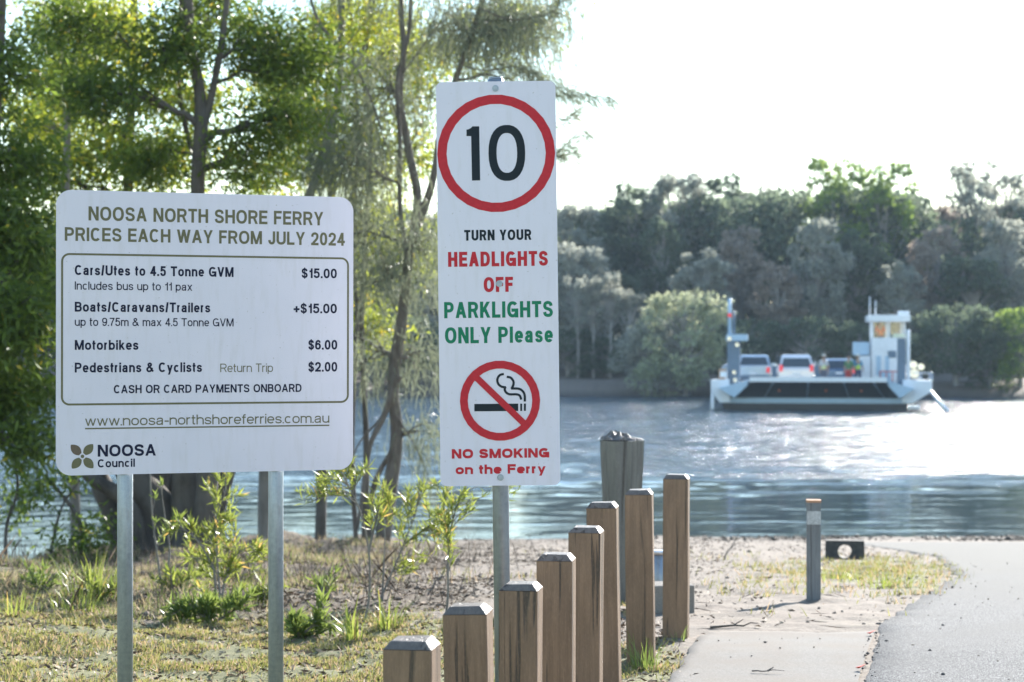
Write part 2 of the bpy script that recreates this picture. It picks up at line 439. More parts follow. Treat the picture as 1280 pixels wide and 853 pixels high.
strip_sheet('concrete_path', path_left, lambda y: road_left(y)-.012, 5.5, 11.6, .07, 14, .012, concrete(), .03, 4)

def water():
    xs = np.concatenate([np.linspace(-420, -60, 14), np.arange(-58, -22, 1.2), np.arange(-22, 40, .22), np.arange(40, 75, 1.2), np.linspace(80, 420, 14)])
    ys = np.concatenate([np.arange(21, 30, .6), np.arange(30, 128, .2), np.linspace(128.5, 160, 12)])
    X, Y = np.meshgrid(xs, ys); r = np.random.RandomState(12); Z = 0; n = 30
    lee = smooth(-2.5, 3.5, (Y-49.5)*.35+2.2*fbm(X*.35, Y*1.2, 91, 3.0)+.8*np.sin(X*.31+1))
    for k in range(n):                           # wind ripples as real waves, nearly flat in the lee of the bank
        lam = np.exp(r.uniform(np.log(.75), np.log(1.9))); th = R(r.normal(-82, 38)); q = 2*np.pi/lam
        Z = Z + (.10*np.sqrt(2/n)/q)*np.sin(q*(np.cos(th)*X+np.sin(th)*Y)+r.uniform(0, 6.28))
    gust = .9+.25*fbm(X*.4, Y, 93, 9.0)
    Z = Z*(.075+.925*lee)*np.clip(gust, .45, 1.2)*smooth(70, 45, np.abs(X))
    V = np.stack([X, Y, WATER+Z], -1).reshape(-1, 3); nx, ny = len(xs), len(ys)
    i, j = np.meshgrid(np.arange(ny-1), np.arange(nx-1), indexing='ij')
    F = np.stack([i*nx+j, i*nx+j+1, (i+1)*nx+j+1, (i+1)*nx+j], -1).reshape(-1, 4)
    x = N('river_water'); x.col((.032, .055, .07)); x.set(Roughness=.06, IOR=1.333)
    x.b.inputs['Specular IOR Level'].default_value = .5
    sx = x.n('ShaderNodeSeparateXYZ'); x.l(x.n('ShaderNodeNewGeometry').outputs['Position'], sx.inputs[0])
    big = x.noise(x.pos((.10, .75, 1)), 1, 5, .65)
    lee = x.math('ADD', x.math('MULTIPLY', x.math('SUBTRACT', sx.outputs[1], 49.0), .16), x.math('MULTIPLY', x.math('SUBTRACT', big, .5), 6.5))
    calm = x.ramp(lee, [(0., .0), (1., 1.)])          # ripples grow out of the lee of the bank
    w1 = x.noise(x.pos((.9, 1.5, 1)), 2.6, 5, .6, .6); w2 = x.noise(x.pos((.28, 1.1, 1)), 1.7, 3, .55, .4)
    rip = x.math('ADD', x.math('MULTIPLY', calm, x.ramp(x.noise(x.pos((.04, .3, 1)), 1.3, 4), [(.3, .6), (.7, 1.)])), .02)
    b1 = x.n('ShaderNodeBump'); b1.inputs['Distance'].default_value = .16; x.l(rip, b1.inputs['Strength']); x.l(x.math('ADD', w1, x.math('MULTIPLY', x.noise(x.pos((.22, .42, 1)), 2.0, 5, .62), 3.6)), b1.inputs['Height'])
    b2 = x.n('ShaderNodeBump'); b2.inputs['Distance'].default_value = .12; x.l(x.math('ADD', x.math('MULTIPLY', calm, .3), x.ramp(x.noise(x.pos((.22, 1.5, 1)), 1.0, 5, .65, .5), [(.48, .01), (.64, .34)])), b2.inputs['Strength']); x.l(w2, b2.inputs['Height']); x.l(b1.outputs[0], b2.inputs['Normal'])
    x.l(b2.outputs[0], x.b.inputs['Normal'])
    x.l(x.math('ADD', x.math('MULTIPLY', calm, .075), .05), x.b.inputs['Roughness'])
    o = link('river_water', mesh_np('river_water', V, [F], smooth_shade=True), x.m); o['kind'] = 'structure'
water()

# ------------------------------------------------------------------ sign lettering: a stroke font
UP, DN = 9.0, -9.0
def S_path(): return [(.97,.74),(.86,.92),(.5,1),(.14,.93),(.03,.75),(.15,.58),(.5,.51),(.85,.42),(1,.24),(.86,.06),(.5,0),(.12,.07),(0,.27)]
bw = lambda x0, xm, xr, y0, y1: ('B', x0, xm, xr, y0, y1)
O_ = ('A', .5, .5, .5, .5, 0, 360)
GL = {
 'A': (.70, 1, [('D',0,0,.5,1), ('D',1,0,.5,1), ('L',[(.22,.27),(.78,.27)])]),
 'B': (.64, 1, [('L',[(0,0),(0,1)]), bw(0,.55,.93,.53,1), bw(0,.55,1,0,.53)]),
 'C': (.68, 1, [('A',.5,.5,.5,.5,42,318)]),
 'D': (.67, 1, [('L',[(0,0),(0,1)]), bw(0,.42,1,0,1)]),
 'E': (.58, 1, [('L',[(1,1),(0,1),(0,0),(1,0)]), ('L',[(0,.52),(.9,.52)])]),
 'F': (.55, 1, [('L',[(1,1),(0,1),(0,0)]), ('L',[(0,.5),(.88,.5)])]),
 'G': (.72, 1, [('A',.5,.5,.5,.5,42,335), ('L',[(1,0),(1,.44),(.55,.44)])]),
 'H': (.66, 1, [('L',[(0,0),(0,1)]), ('L',[(1,0),(1,1)]), ('L',[(0,.52),(1,.52)])]),
 'I': (0, 1, [('L',[(0,0),(0,1)])]),
 'J': (.50, 1, [('L',[(1,1),(1,.3)]), ('A',.5,.3,.5,.3,0,-180)]),
 'K': (.66, 1, [('L',[(0,0),(0,1)]), ('D',.08,.33,.95,1), ('D',1,0,.38,.62)]),
 'L': (.54, 1, [('L',[(0,1),(0,0),(1,0)])]),
 'M': (.80, 1, [('L',[(0,0),(0,1)]), ('L',[(1,0),(1,1)]), ('D',.5,0,.04,1), ('D',.5,0,.96,1)]),
 'N': (.67, 1, [('L',[(0,0),(0,1)]), ('L',[(1,0),(1,1)]), ('D',0.02,1,.98,0)]),
 'O': (.74, 1, [O_]),
 'P': (.62, 1, [('L',[(0,0),(0,1)]), bw(0,.5,1,.44,1)]),
 'R': (.66, 1, [('L',[(0,0),(0,1)]), bw(0,.5,.97,.47,1), ('D',1,0,.6,.5)]),
 'S': (.64, 1, [('C',S_path())]),
 'T': (.60, 1, [('L',[(0,1),(1,1)]), ('L',[(.5,1),(.5,0)])]),
 'U': (.66, 1, [('L',[(0,1),(0,.32)]), ('A',.5,.32,.5,.32,180,360), ('L',[(1,.32),(1,1)])]),
 'V': (.66, 1, [('D',.5,0,0,1), ('D',.5,0,1,1)]),
 'W': (.95, 1, [('D',.25,0,0,1), ('D',.25,0,.5,1), ('D',.75,0,.5,1), ('D',.75,0,1,1)]),
 'Y': (.66, 1, [('D',.5,.38,0,1), ('D',.5,.38,1,1), ('L',[(.5,.42),(.5,0)])]),
 '0': (.54, 1, [O_]),
 '1': (.34, 1, [('L',[(1,1),(1,0)]), ('C',[(1,.93),(.8,.8),(.4,.74),(-.1,.73)])]),
 '2': (.54, 1, [('C',[(0,.68),(.08,.9),(.5,1),(.92,.9),(1,.7),(.85,.47),(.4,.22),(.08,.02)]), ('L',[(0,0),(1,0)])]),
 '4': (.56, 1, [('L',[(.76,1),(.76,0)]), ('D',.02,.25,.72,1), ('L',[(0,.25),(1,.25)])]),
 '5': (.54, 1, [('L',[(.9,1),(.18,1)]), ('D',.06,.46,.18,1), ('C',[(.06,.52),(.25,.63),(.55,.65),(.9,.54),(1,.32),(.88,.08),(.5,0),(.12,.07),(0,.26)])]),
 '6': (.54, 1, [('A',.5,.31,.5,.31,0,360), ('C',[(.96,.76),(.82,.95),(.5,1),(.16,.88),(.02,.6),(0,.31)])]),
 '7': (.52, 1, [('L',[(0,1),(1,1)]), ('C',[(1,.97),(.65,.6),(.4,.25),(.35,-.06)])]),
 '9': (.54, 1, [('A',.5,.69,.5,.31,0,360), ('C',[(.04,.24),(.18,.05),(.5,0),(.84,.12),(.98,.4),(1,.69)])]),
 '$': (.54, 1, [('C',S_path()), ('T',[(.5,-.14),(.5,1.14)])]),
 '.': (0, 1, [('L',[(0,0),(0,0.001)])]),
 '-': (.30, 1, [('L',[(0,.36),(1,.36)])]),
 '+': (.50, 1, [('L',[(0,.38),(1,.38)]), ('L',[(.5,.1),(.5,.66)])]),
 '/': (.30, 1, [('D',0,-.03,1,1.03)]),
 '&': (.70, 1, [('C',[(1.05,-.03),(.6,.42),(.22,.75),(.25,.93),(.46,1),(.66,.92),(.66,.76),(.38,.56),(.06,.38),(0,.2),(.12,.04),(.4,0),(.7,.12),(.88,.45)])]),
 'a': (.54, .74, [('C',[(.06,.7),(.18,.94),(.5,1),(.82,.94),(.88,.72),(.88,.6)]), ('L',[(.88,.68),(.88,0)]), ('C',[(.88,.58),(.5,.55),(.1,.45),(0,.24),(.12,.04),(.4,0),(.75,.1),(.88,.32)])]),
 'b': (.56, .74, [('L',[(0,UP),(0,0)]), O_]), 'd': (.56, .74, [('L',[(1,UP),(1,0)]), O_]),
 'c': (.52, .74, [('A',.5,.5,.5,.5,45,315)]),
 'e': (.54, .74, [('A',.5,.5,.5,.5,0,322), ('L',[(.08,.5),(.95,.5)])]),
 'f': (.30, .74, [('L',[(.35,0),(.35,1.05)]), ('C',[(.35,1.0),(.4,1.28),(.6,1.4),(1.1,1.4)]), ('L',[(0,1),(.9,1)])]),
 'g': (.56, .74, [O_, ('L',[(1,1),(1,-.08)]), ('C',[(1,-.05),(.86,-.3),(.5,-.38),(.08,-.26)])]),
 'h': (.54, .74, [('L',[(0,UP),(0,0)]), ('A',.5,.6,.5,.4,180,0), ('L',[(1,.6),(1,0)])]),
 'i': (0, .74, [('L',[(0,0),(0,1)]), ('Q',)]),
 'k': (.52, .74, [('L',[(0,UP),(0,0)]), ('D',.08,.3,.9,1), ('D',1,0,.38,.62)]),
 'l': (0, .74, [('L',[(0,0),(0,UP)])]),
 'm': (.84, .74, [('L',[(0,1),(0,0)]), ('A',.25,.66,.25,.34,180,0), ('L',[(.5,.66),(.5,0)]), ('A',.75,.66,.25,.34,180,0), ('L',[(1,.66),(1,0)])]),
 'n': (.54, .74, [('L',[(0,1),(0,0)]), ('A',.5,.6,.5,.4,180,0), ('L',[(1,.6),(1,0)])]),
 'o': (.56, .74, [O_]),
 'p': (.56, .74, [('L',[(0,1),(0,DN)]), O_]),
 'r': (.32, .74, [('L',[(0,1),(0,0)]), ('C',[(0,.62),(.2,.88),(.6,1),(1.1,1)])]),
 's': (.50, .74, [('C',S_path())]),
 't': (.30, .74, [('L',[(.35,1.36),(.35,.25)]), ('C',[(.35,.3),(.42,.05),(.7,0),(1.1,0)]), ('L',[(0,1),(.95,1)])]),
 'u': (.54, .74, [('L',[(0,1),(0,.4)]), ('A',.5,.4,.5,.4,180,360), ('L',[(1,1),(1,0)])]),
 'v': (.54, .74, [('D',.5,0,0,1), ('D',.5,0,1,1)]),
 'w': (.78, .74, [('D',.25,0,0,1), ('D',.25,0,.5,1), ('D',.75,0,.5,1), ('D',.75,0,1,1)]),
 'x': (.54, .74, [('D',0,0,1,1), ('D',1,0,0,1)]),
 'y': (.54, .74, [('D',.52,0,0,1), ('D',.26,-.36,1,1)]),
}
def ribbon(path, t, closed=False, cap=0):
    P = np.array(path, float)
    if closed: T = np.roll(P, -1, 0)-np.roll(P, 1, 0)
    else:
        T = np.gradient(P, axis=0)
    if len(P) > 2 and not closed and cap:         # mitre polyline
        T = np.zeros_like(P); seg = np.diff(P, axis=0); seg /= np.linalg.norm(seg, axis=1, keepdims=True)+1e-9
        T[0] = seg[0]; T[-1] = seg[-1]; w = np.ones(len(P))
        for i in range(1, len(P)-1):
            T[i] = seg[i-1]+seg[i]; T[i] /= np.linalg.norm(T[i])+1e-9; w[i] = 1/max(.3, abs(T[i] @ seg[i]))
    else: w = np.ones(len(P))
    T /= np.linalg.norm(T, axis=1, keepdims=True)+1e-9
    if cap and not closed: P = P.copy(); P[0] -= T[0]*t/2; P[-1] += T[-1]*t/2
    Nn = np.stack([-T[:, 1], T[:, 0]], 1)*w[:, None]*t/2
    A, B = P+Nn, P-Nn; n = len(P); F = []
    for i in range(n if closed else n-1):
        j = (i+1) % n; F.append((i, n+i, n+j, j))
    return np.concatenate([A, B]), F
def catmull(pts, k=6):
    P = np.array([pts[0]]+list(pts)+[pts[-1]], float); out = []
    for i in range(1, len(P)-2):
        for s in np.linspace(0, 1, k, endpoint=False):
            a, b, c, d = P[i-1], P[i], P[i+1], P[i+2]
            out.append(.5*((2*b)+(-a+c)*s+(2*a-5*b+4*c-d)*s*s+(-a+3*b-3*c+d)*s**3))
    out.append(P[-2]); return out
def arc(cx, cy, rx, ry, a0, a1, e=2.35):
    n = max(8, int(abs(a1-a0)/12)); full = abs(a1-a0) >= 360
    out = []
    for a in np.linspace(R(a0), R(a1), n, endpoint=not full):
        c, s = math.cos(a), math.sin(a)
        out.append((cx+rx*math.copysign(abs(c)**(2/e), c), cy+ry*math.copysign(abs(s)**(2/e), s)))
    return out
def glyph(ch, wf, t):
    """strokes of one letter: list of (verts2d, faces); returns advance width"""
    w, H, cmds = GL[ch]; W = max(w*wf, t) if w else t; out = []; tt = t if H == 1 else t*.96
    ty = tt*.92
    def X(x): return t/2+x*(W-t)
    def Y(y):
        if y > 8.5: return 1-ty/2
        if y < -8.5: return -.24+ty/2
        return ty/2+y*(H-ty)
    for c in cmds:
        k = c[0]
        if k in 'LT':
            out.append(ribbon([(X(x), Y(y)) for x, y in c[1]], tt if k == 'L' else t*.6, cap=1))
        elif k == 'C': out.append(ribbon(catmull([(X(x), Y(y)) for x, y in c[1]]), tt*.96))
        elif k == 'A':
            full = abs(c[6]-c[5]) >= 360
            out.append(ribbon([(X(x), Y(y)) for x, y in arc(*c[1:])], tt, closed=full))
        elif k == 'Q': out.append((np.array([(0, 1-t), (t, 1-t), (t, 1), (0, 1)]), [(0, 1, 2, 3)]))
        elif k == 'B':
            _, x0, xm, xr, y0, y1 = c
            p = [(x0, y1)]+arc(xm, (y0+y1)/2, xr-xm, (y1-y0)/2, 90, -90)+[(x0, y0)]
            out.append(ribbon([(X(x), Y(y)) for x, y in p], tt*.97))
        elif k == 'D':
            _, x0, y0, x1, y1 = c
            f0 = y0*H if 0 <= y0 <= 1 else y0*H; f1 = y1*H
            sl = abs((x1-x0)*(W-t)/max(.05, abs(f1-f0))); h = tt*math.sqrt(1+sl*sl)*.5*(.92 if sl > .3 else 1)
            a, b = X(x0), X(x1)
            if y0 in (0,) and x0 in (0, 1): a += (h-t/2)*(1 if x0 == 0 else -1)
            if y1 in (1,) and x1 in (0, 1): b += (h-t/2)*(1 if x1 == 0 else -1)
            out.append((np.array([(a-h, f0), (a+h, f0), (b+h, f1), (b-h, f1)]), [(0, 1, 2, 3)]))
    return out, W
def lettering(parent, text, x0, x1, y, cap, t, mat, name='lettering', sp=None, lift=.0006, proud=.0):
    """text between local x0 and x1 on baseline y, capitals cap tall, stroke t (fraction of cap)"""
    sp = (.05+.28*t) if sp is None else sp
    tot = (x1-x0)/cap
    ws = sum(GL[c][0] for c in text if c != ' '); n0 = sum(1 for c in text if c != ' ' and GL[c][0] == 0); nsp = text.count(' ')
    space = .26
    wf = (tot-n0*t-sp*(len(text)-1-0))/(ws+space*nsp)
    V, F, off, cx, lev = [], [], 0, 0, 0
    for ch in text:
        if ch == ' ': cx += space*wf+sp; continue
        strokes, W = glyph(ch, wf, t)
        for k, (v, f) in enumerate(strokes):
            z = lift+.00012*k
            V.append(np.stack([(v[:, 0]+cx)*cap+x0, v[:, 1]*cap+y, np.full(len(v), z)], 1))
            F += [tuple(q+off for q in ff) for ff in f]; off += len(v)
        cx += W+sp
    me = bpy.data.meshes.new(name); me.from_pydata(np.concatenate(V).tolist(), [], F)
    return link(name, me, mat, parent)

def flat_poly(name, loops, mat, parent, lift=.0006):
    V, F = [], []
    for k, pts in enumerate(loops):
        b = len(V); V += [(p[0], p[1], lift+.0001*k) for p in pts]; F.append(tuple(range(b, len(V))))
    me = bpy.data.meshes.new(name); me.from_pydata(V, [], F); return link(name, me, mat, parent)
def ribbons(name, paths, mat, parent, lift=.0006):
    V, F = [], []
    for k, (pts, t, closed) in enumerate(paths):
        v, f = ribbon(pts, t, closed); b = len(V)
        V += [(p[0], p[1], lift+.00012*k) for p in v]; F += [tuple(q+b for q in ff) for ff in f]
    me = bpy.data.meshes.new(name); me.from_pydata(V, [], F); return link(name, me, mat, parent)
def rrect(x0, x1, y0, y1, r, n=8):
    out = []
    for cx, cy, a in ((x1-r, y1-r, 0), (x0+r, y1-r, 90), (x0+r, y0+r, 180), (x1-r, y0+r, 270)):
        for k in range(n+1):
            t = R(a+90*k/n); out.append((cx+r*math.cos(t), cy+r*math.sin(t)))
    return out

class Plate:
    """a sign face: local x right, y up, z out of the face; pixel() finds where a view ray meets it"""
    def __init__(s, origin, xdir, ydir):
        s.x = Vector(xdir).normalized(); s.z = s.x.cross(Vector(ydir)).normalized(); s.y = s.z.cross(s.x); s.o = Vector(origin)
        s.M = Matrix.Translation(s.o) @ Matrix((s.x, s.y, s.z)).transposed().to_4x4()
    def pixel(s, px, py):
        c = Vector((0, 0, EYE)); d = at(px, py, 1)-c
        t = (s.o-c).dot(s.z)/d.dot(s.z); p = c+d*t-s.o
        return p.dot(s.x), p.dot(s.y)

# ------------------------------------------------------------------ the price sign
def price_sign():
    tl, tr = at(70, 237, 7.648), at(441.5, 247, 8.053); bl, br = at(70, 595, 7.648), at(441.5, 587, 8.053)
    P = Plate((tl+tr+bl+br)/4, (tr-tl)+(br-bl), (tl-bl)+(tr-br))
    W2, H2 = (tr-tl).length/2, (tl-bl).length/2
    t = thing('price_sign', 'wide white ferry price board on two galvanised round posts', 'sign', (P.o.x, P.o.y, G(P.o.x, P.o.y)))
    inv = t.matrix_basis.inverted()
    pan = MB().prism(rrect(-W2, W2, -H2, H2, .058), -.0025, 0, 'z').build('sign_panel', M['sign'], t)
    pan.matrix_local = Matrix.Translation(-t.location) @ P.M
    def txt(s, xl, xr, yb, cap, th, mat, **k):
        a = P.pixel(xl, yb); b = P.pixel(xr, yb if not hasattr(yb, '__len__') else yb[1]); c = P.pixel(xl, yb-cap)
        lettering(pan, s, a[0], b[0], a[1], c[1]-a[1], th, mat, **k)
    ol, nv = M['ink_olive'], M['ink_navy']
    txt('NOOSA NORTH SHORE FERRY', 110.6, 404, 275.6, 17.4, .19, ol)
    txt('PRICES EACH WAY FROM JULY 2024', 80.9, 431, 301, 16.8, .19, ol)
    txt('Cars/Utes to 4.5 Tonne GVM', 93.4, 291.9, 343.9, 12.4, .2, nv)
    txt('$15.00', 376.9, 421, 347.6, 12.0, .2, nv)
    txt('Includes bus up to 11 pax', 93.4, 240.3, 362.2, 10.2, .14, nv)
    txt('Boats/Caravans/Trailers', 93.4, 262.8, 389.7, 12.2, .2, nv)
    txt('+$15.00', 366.9, 421, 391.6, 12.0, .2, nv)
    txt('up to 9.75m & max 4.5 Tonne GVM', 93.4, 291.9, 407.5, 10.2, .14, nv)
    txt('Motorbikes', 93.4, 173.1, 437.5, 12.2, .2, nv)
    txt('$6.00', 385.3, 421.5, 437.2, 12.0, .2, nv)
    txt('Pedestrians & Cyclists', 93.4, 252.5, 465.8, 12.2, .2, nv)
    txt('Return Trip', 275.3, 341.2, 465.4, 10.6, .115, ol)
    txt('$2.00', 385.3, 421.5, 464.8, 12.0, .2, nv)
    txt('CASH OR CARD PAYMENTS ONBOARD', 142.2, 376.9, 491.9, 10.3, .19, nv)
    txt('www.noosa-northshoreferries.com.au', 106.3, 411.6, 532.6, 12.4, .135, ol)
    a, b = P.pixel(106.3, 536), P.pixel(411.6, 532.2)
    flat_poly('underline', [[(a[0], a[1]-.0028), (b[0], a[1]-.0028), (b[0], a[1]+.0028), (a[0], a[1]+.0028)]], ol, pan)
    q = [P.pixel(76.3, 316.3), P.pixel(436, 503.8)]
    ribbons('border_line', [(rrect(q[0][0]+.004, q[1][0]-.004, q[1][1]+.004, q[0][1]-.004, .028), .0078, True)], ol, pan)
    c = P.pixel(103, 570.7); petals = []
    def petal(tip):
        ax = Vector((tip[0]-c[0], tip[1]-c[1])); L = ax.length; ax.normalize(); n = Vector((-ax.y, ax.x)); p = Vector(c)
        pts = []
        for s in np.linspace(.19, 1, 12): pts.append(p+ax*L*s+n*L*.27*math.sin(math.pi*((s-.10)/.90))**.8)
        for s in np.linspace(1, .19, 12)[1:]: pts.append(p+ax*L*s-n*L*.27*math.sin(math.pi*((s-.10)/.90))**.8)
        return pts
    tips = [P.pixel(*z) for z in ((88.5, 556.2), (116.3, 555.4), (89.8, 586), (116.6, 585.5))]
    flat_poly('leaf_emblem', [petal(z) for z in tips[1:]]+[arc(c[0], c[1], .0068, .0068, 0, 360, 2)], ol, pan)
    flat_poly('leaf_emblem', [petal(tips[0])], M['ink_brown'], pan)
    txt('NOOSA', 122.1, 194.8, 571, 14.6, .22, nv); txt('Council', 122.1, 168.6, 584.6, 10.2, .2, nv)
    for px, nm in ((158, 0), (347.3, 1)):
        u, v = P.pixel(px, 594)
        top = P.o+P.x*u+P.y*(H2-.05)-P.z*.040
        gx, gy = top.x, top.y; g0 = G(gx, gy)
        m = MB(); m.tube([(0, 0, g0-.3), (0, 0, top.z)], .0305, 24); m.tube([(0, 0, top.z), (0, 0, top.z+.012)], .033, 24)
        m.build('post', M['galv'], t, (gx-t.location.x, gy-t.location.y, -t.location.z))
        for k, vv in enumerate((H2-.18, -H2+.14)):
            cl = P.o+P.x*u+P.y*vv-P.z*.021
            b = MB(); b.box(-.06, .06, -.012, .012, -.0175, .0175)
            o = b.build('clamp', M['alu'], t); o.matrix_local = Matrix.Translation(-t.location) @ Matrix.Translation(cl-P.o) @ P.M
price_sign()

# ------------------------------------------------------------------ the speed / ferry rules sign
def rules_sign():
    d = 7.43; roll = R(.7)
    x = Vector((math.cos(roll), 0, math.sin(roll))); y = Vector((-math.sin(roll), .012, math.cos(roll)))
    P = Plate(at(622.6, 354.3, d), x, y)
    W2, H2 = .2235, .7545
    t = thing('rules_sign', 'tall narrow white sign with red 10 circle and no smoking symbol', 'sign', (P.o.x, P.o.y+.04, G(P.o.x, P.o.y)))
    pan = MB().prism(rrect(-W2, W2, -H2, H2, .024), -.002, 0, 'z').build('sign_panel', M['sign'], t)
    pan.matrix_local = Matrix.Translation(-t.location) @ P.M
    def txt(s, xl, xr, yb, cap, th, mat, **k):
        a = P.pixel(xl, yb); b = P.pixel(xr, yb); c = P.pixel(xl, yb-cap)
        lettering(pan, s, a[0], b[0], a[1], c[1]-a[1], th, mat, **k)
    red, gr, bk = M['ink_red'], M['ink_green'], M['ink_black']
    c = P.pixel(620.2, 191.9); k = 1/335.
    ribbons('red_ring', [(arc(c[0], c[1], 67.9*k, 67.9*k, 0, 360, 2)*1, 11.7*k, True)], red, pan)
    one = [P.pixel(560+a/9.475, 150+b/9.475) for a, b in ((218,116),(240,113),(268,100),(290,77),(370,77),(381,718),(284,720),(274,193),(220,193))]
    flat_poly('numeral', [one], bk, pan)
    z = P.pixel(560+697/9.475, 150+392/9.475); kk = 1/(9.475*335)
    outer, inner = np.array(arc(0, 0, 218*kk, 333*kk, 0, 360, 2.3)), np.array(arc(0, 0, 122*kk, 237*kk, 0, 360, 2.3))
    n = len(outer); V = [(z[0]+p[0], z[1]+p[1], .0006) for p in np.concatenate([outer, inner])]
    me = bpy.data.meshes.new('numeral'); me.from_pydata(V, [], [(i, (i+1) % n, n+(i+1) % n, n+i) for i in range(n)]); link('numeral', me, bk, pan)
    txt('TURN YOUR', 580.3, 664.3, 301, 13.1, .22, bk)
    txt('HEADLIGHTS', 560.2, 685, 333.7, 18.3, .225, red)
    txt('OFF', 604.7, 641.4, 365.3, 18.5, .225, red)
    txt('PARKLIGHTS', 555.3, 691.3, 398.0, 20, .205, gr)
    txt('ONLY Please', 556.3, 691.3, 429.6, 20, .205, gr)
    txt('NO SMOKING', 564.8, 686.6, 573.4, 11.6, .29, red, sp=.12)
    txt('on the Ferry', 569.5, 682.2, 593, 11.6, .27, red, sp=.11)
    c = P.pixel(625, 501.1)
    z4 = lambda a, b: P.pixel(560+a/6.56, 440+b/6.56)
    def fl(*pp): return [z4(*p) for p in pp]
    cig = ribbons('cigarette_symbol', [(fl((216, 458), (576, 455)), 61*k/6.56, False), (fl((592, 455), (608, 455)), 60*k/6.56, False), (fl((622, 454), (639, 454)), 60*k/6.56, False),
        (catmull(fl((458,182),(425,191),(405,225),(412,262),(438,285),(474,291)), 5), 19*k/6.56, False),
        (catmull(fl((472,286),(465,308),(476,333),(505,348),(565,349),(590,362),(600,392)), 5), 19*k/6.56, False),
        (catmull(fl((482,205),(515,213),(536,242),(535,274),(520,304)), 5), 19*k/6.56, False),
        (catmull(fl((517,301),(575,302),(608,318),(628,352),(630,408)), 5), 19*k/6.56, False)], bk, pan)
    ribbons('prohibition_symbol', [(arc(c[0], c[1], 45.2*k, 45.2*k, 0, 360, 2), 9.8*k, True), (fl((225, 203), (628, 592)), 8.2*k, False)], red, pan, lift=.0018)
    tp = P.o+P.y*(H2+.012)-P.z*.038; bt = P.o-P.y*1.75-P.z*.038
    off = t.location
    m = MB(); m.tube([bt-off, tp-off], .0305, 24); m.tube([tp-off, tp-off+P.y*.008], .026, 24); m.build('post', M['galv'], t)
    for px, py in ((619.3, 110.8), (624, 354.8), (625.5, 597)):
        u, v = P.pixel(px, py)
        b = MB(); b.tube([(u, v, .0005), (u, v, .003)], .0145*.85, 20); b.tube([(u, v, .003), (u, v, .0065)], .0075, 6)
        b.build('bolt', M['galv'], pan)
        cl = MB(); cl.box(u-.045, u+.045, v-.012, v+.012, -.0105, -.0025); cl.build('clamp', M['alu'], pan)
rules_sign()

# ------------------------------------------------------------------ timber bollards
def bollard_mesh(seed):
    r = random.Random(seed); w = .07; c = .020; ht = .024
    m = MB(); bm = m.bm
    z0 = -.35; levels = [z0, .0, .3, .6, .9-ht]
    rings = []
    for z in levels:
        pts = [(-w, -w), (w, -w), (w, w), (-w, w)]; e = .005
        rg = []
        for (x, y) in pts:
            sx, sy = (1 if x > 0 else -1), (1 if y > 0 else -1)
            q = [(x-sx*e, y), (x, y-sy*e)]
            if sx*sy > 0: q = q[::-1]
            j = (r.uniform(-.0012, .0012), r.uniform(-.0012, .0012))
            rg += [(q0[0]+j[0], q0[1]+j[1]) for q0 in q]
        rings.append([bm.verts.new((a, b, z)) for a, b in rg])
    for i in range(len(rings)-1):
        for k in range(8): bm.faces.new([rings[i][k], rings[i][(k+1) % 8], rings[i+1][(k+1) % 8], rings[i+1][k]])
    bm.faces.new(rings[0][::-1]); bm.faces.new(rings[-1])
    return m
def cap_mesh(seed):
    r = random.Random(seed+50); w = .0695; c = .020; h = .023
    m = MB(); bm = m.bm
    z = .9-h+.0005
    a = [bm.verts.new((x*w, y*w, z)) for x, y in ((-1, -1), (1, -1), (1, 1), (-1, 1))]
    b = [bm.verts.new((x*(w-c)+r.uniform(-.002, .002), y*(w-c), z+h+r.uniform(-.003, .002))) for x, y in ((-1, -1), (1, -1), (1, 1), (-1, 1))]
    bm.faces.new(b)
    for k in range(4): bm.faces.new([a[k], a[(k+1) % 4], b[(k+1) % 4], b[k]])
    bmesh.ops.bevel(bm, geom=[e for e in bm.edges], offset=.0022, segments=1, affect='EDGES')
    return m
bl = [(515, 798, 5.65, 0), (592.5, 756, 6.33, -1.3), (650.6, 728, 7.17, 0.1), (694.8, 692, 7.84, .1), (731, 658, 8.65, .4), (757, 628, 9.35, -.9), (801.5, 612, 10.25, -.7), (845, 593, 11.2, .2)]
blab = ['reddish brown bollard nearest the camera, cut off low at the left end',
 'brown bollard second in the row, just left of the galvanised sign pole',
 'brown timber bollard third in the row, standing directly in front of the sign pole',
 'brown timber bollard fourth in the row with a pale flecked grey sloped top',
 'brown timber bollard fifth in the row, just left of the old grey pile',
 'brown timber bollard sixth in the row, in front of the old grey pile',
 'brown timber bollard seventh in the row with green grass blades at its foot',
 'farthest brown timber bollard, at the right end of the row']
for i, (px, py, d, tilt) in enumerate(bl):
    p = at(px, py, d)
    g = G(p.x, p.y); t = thing('timber_bollard', blab[i], 'bollard', (p.x, p.y, p.z-.9), R(-8.5+[0, 1.5, -.5, .8, -1, 0, .8, -.6][i]), 'timber bollards along the path')
    t.rotation_euler.y = R(tilt)
    bollard_mesh(i).build('shaft', M['bollard'], t); cap_mesh(i).build('chamfered_top', M['bollard_cap'], t)

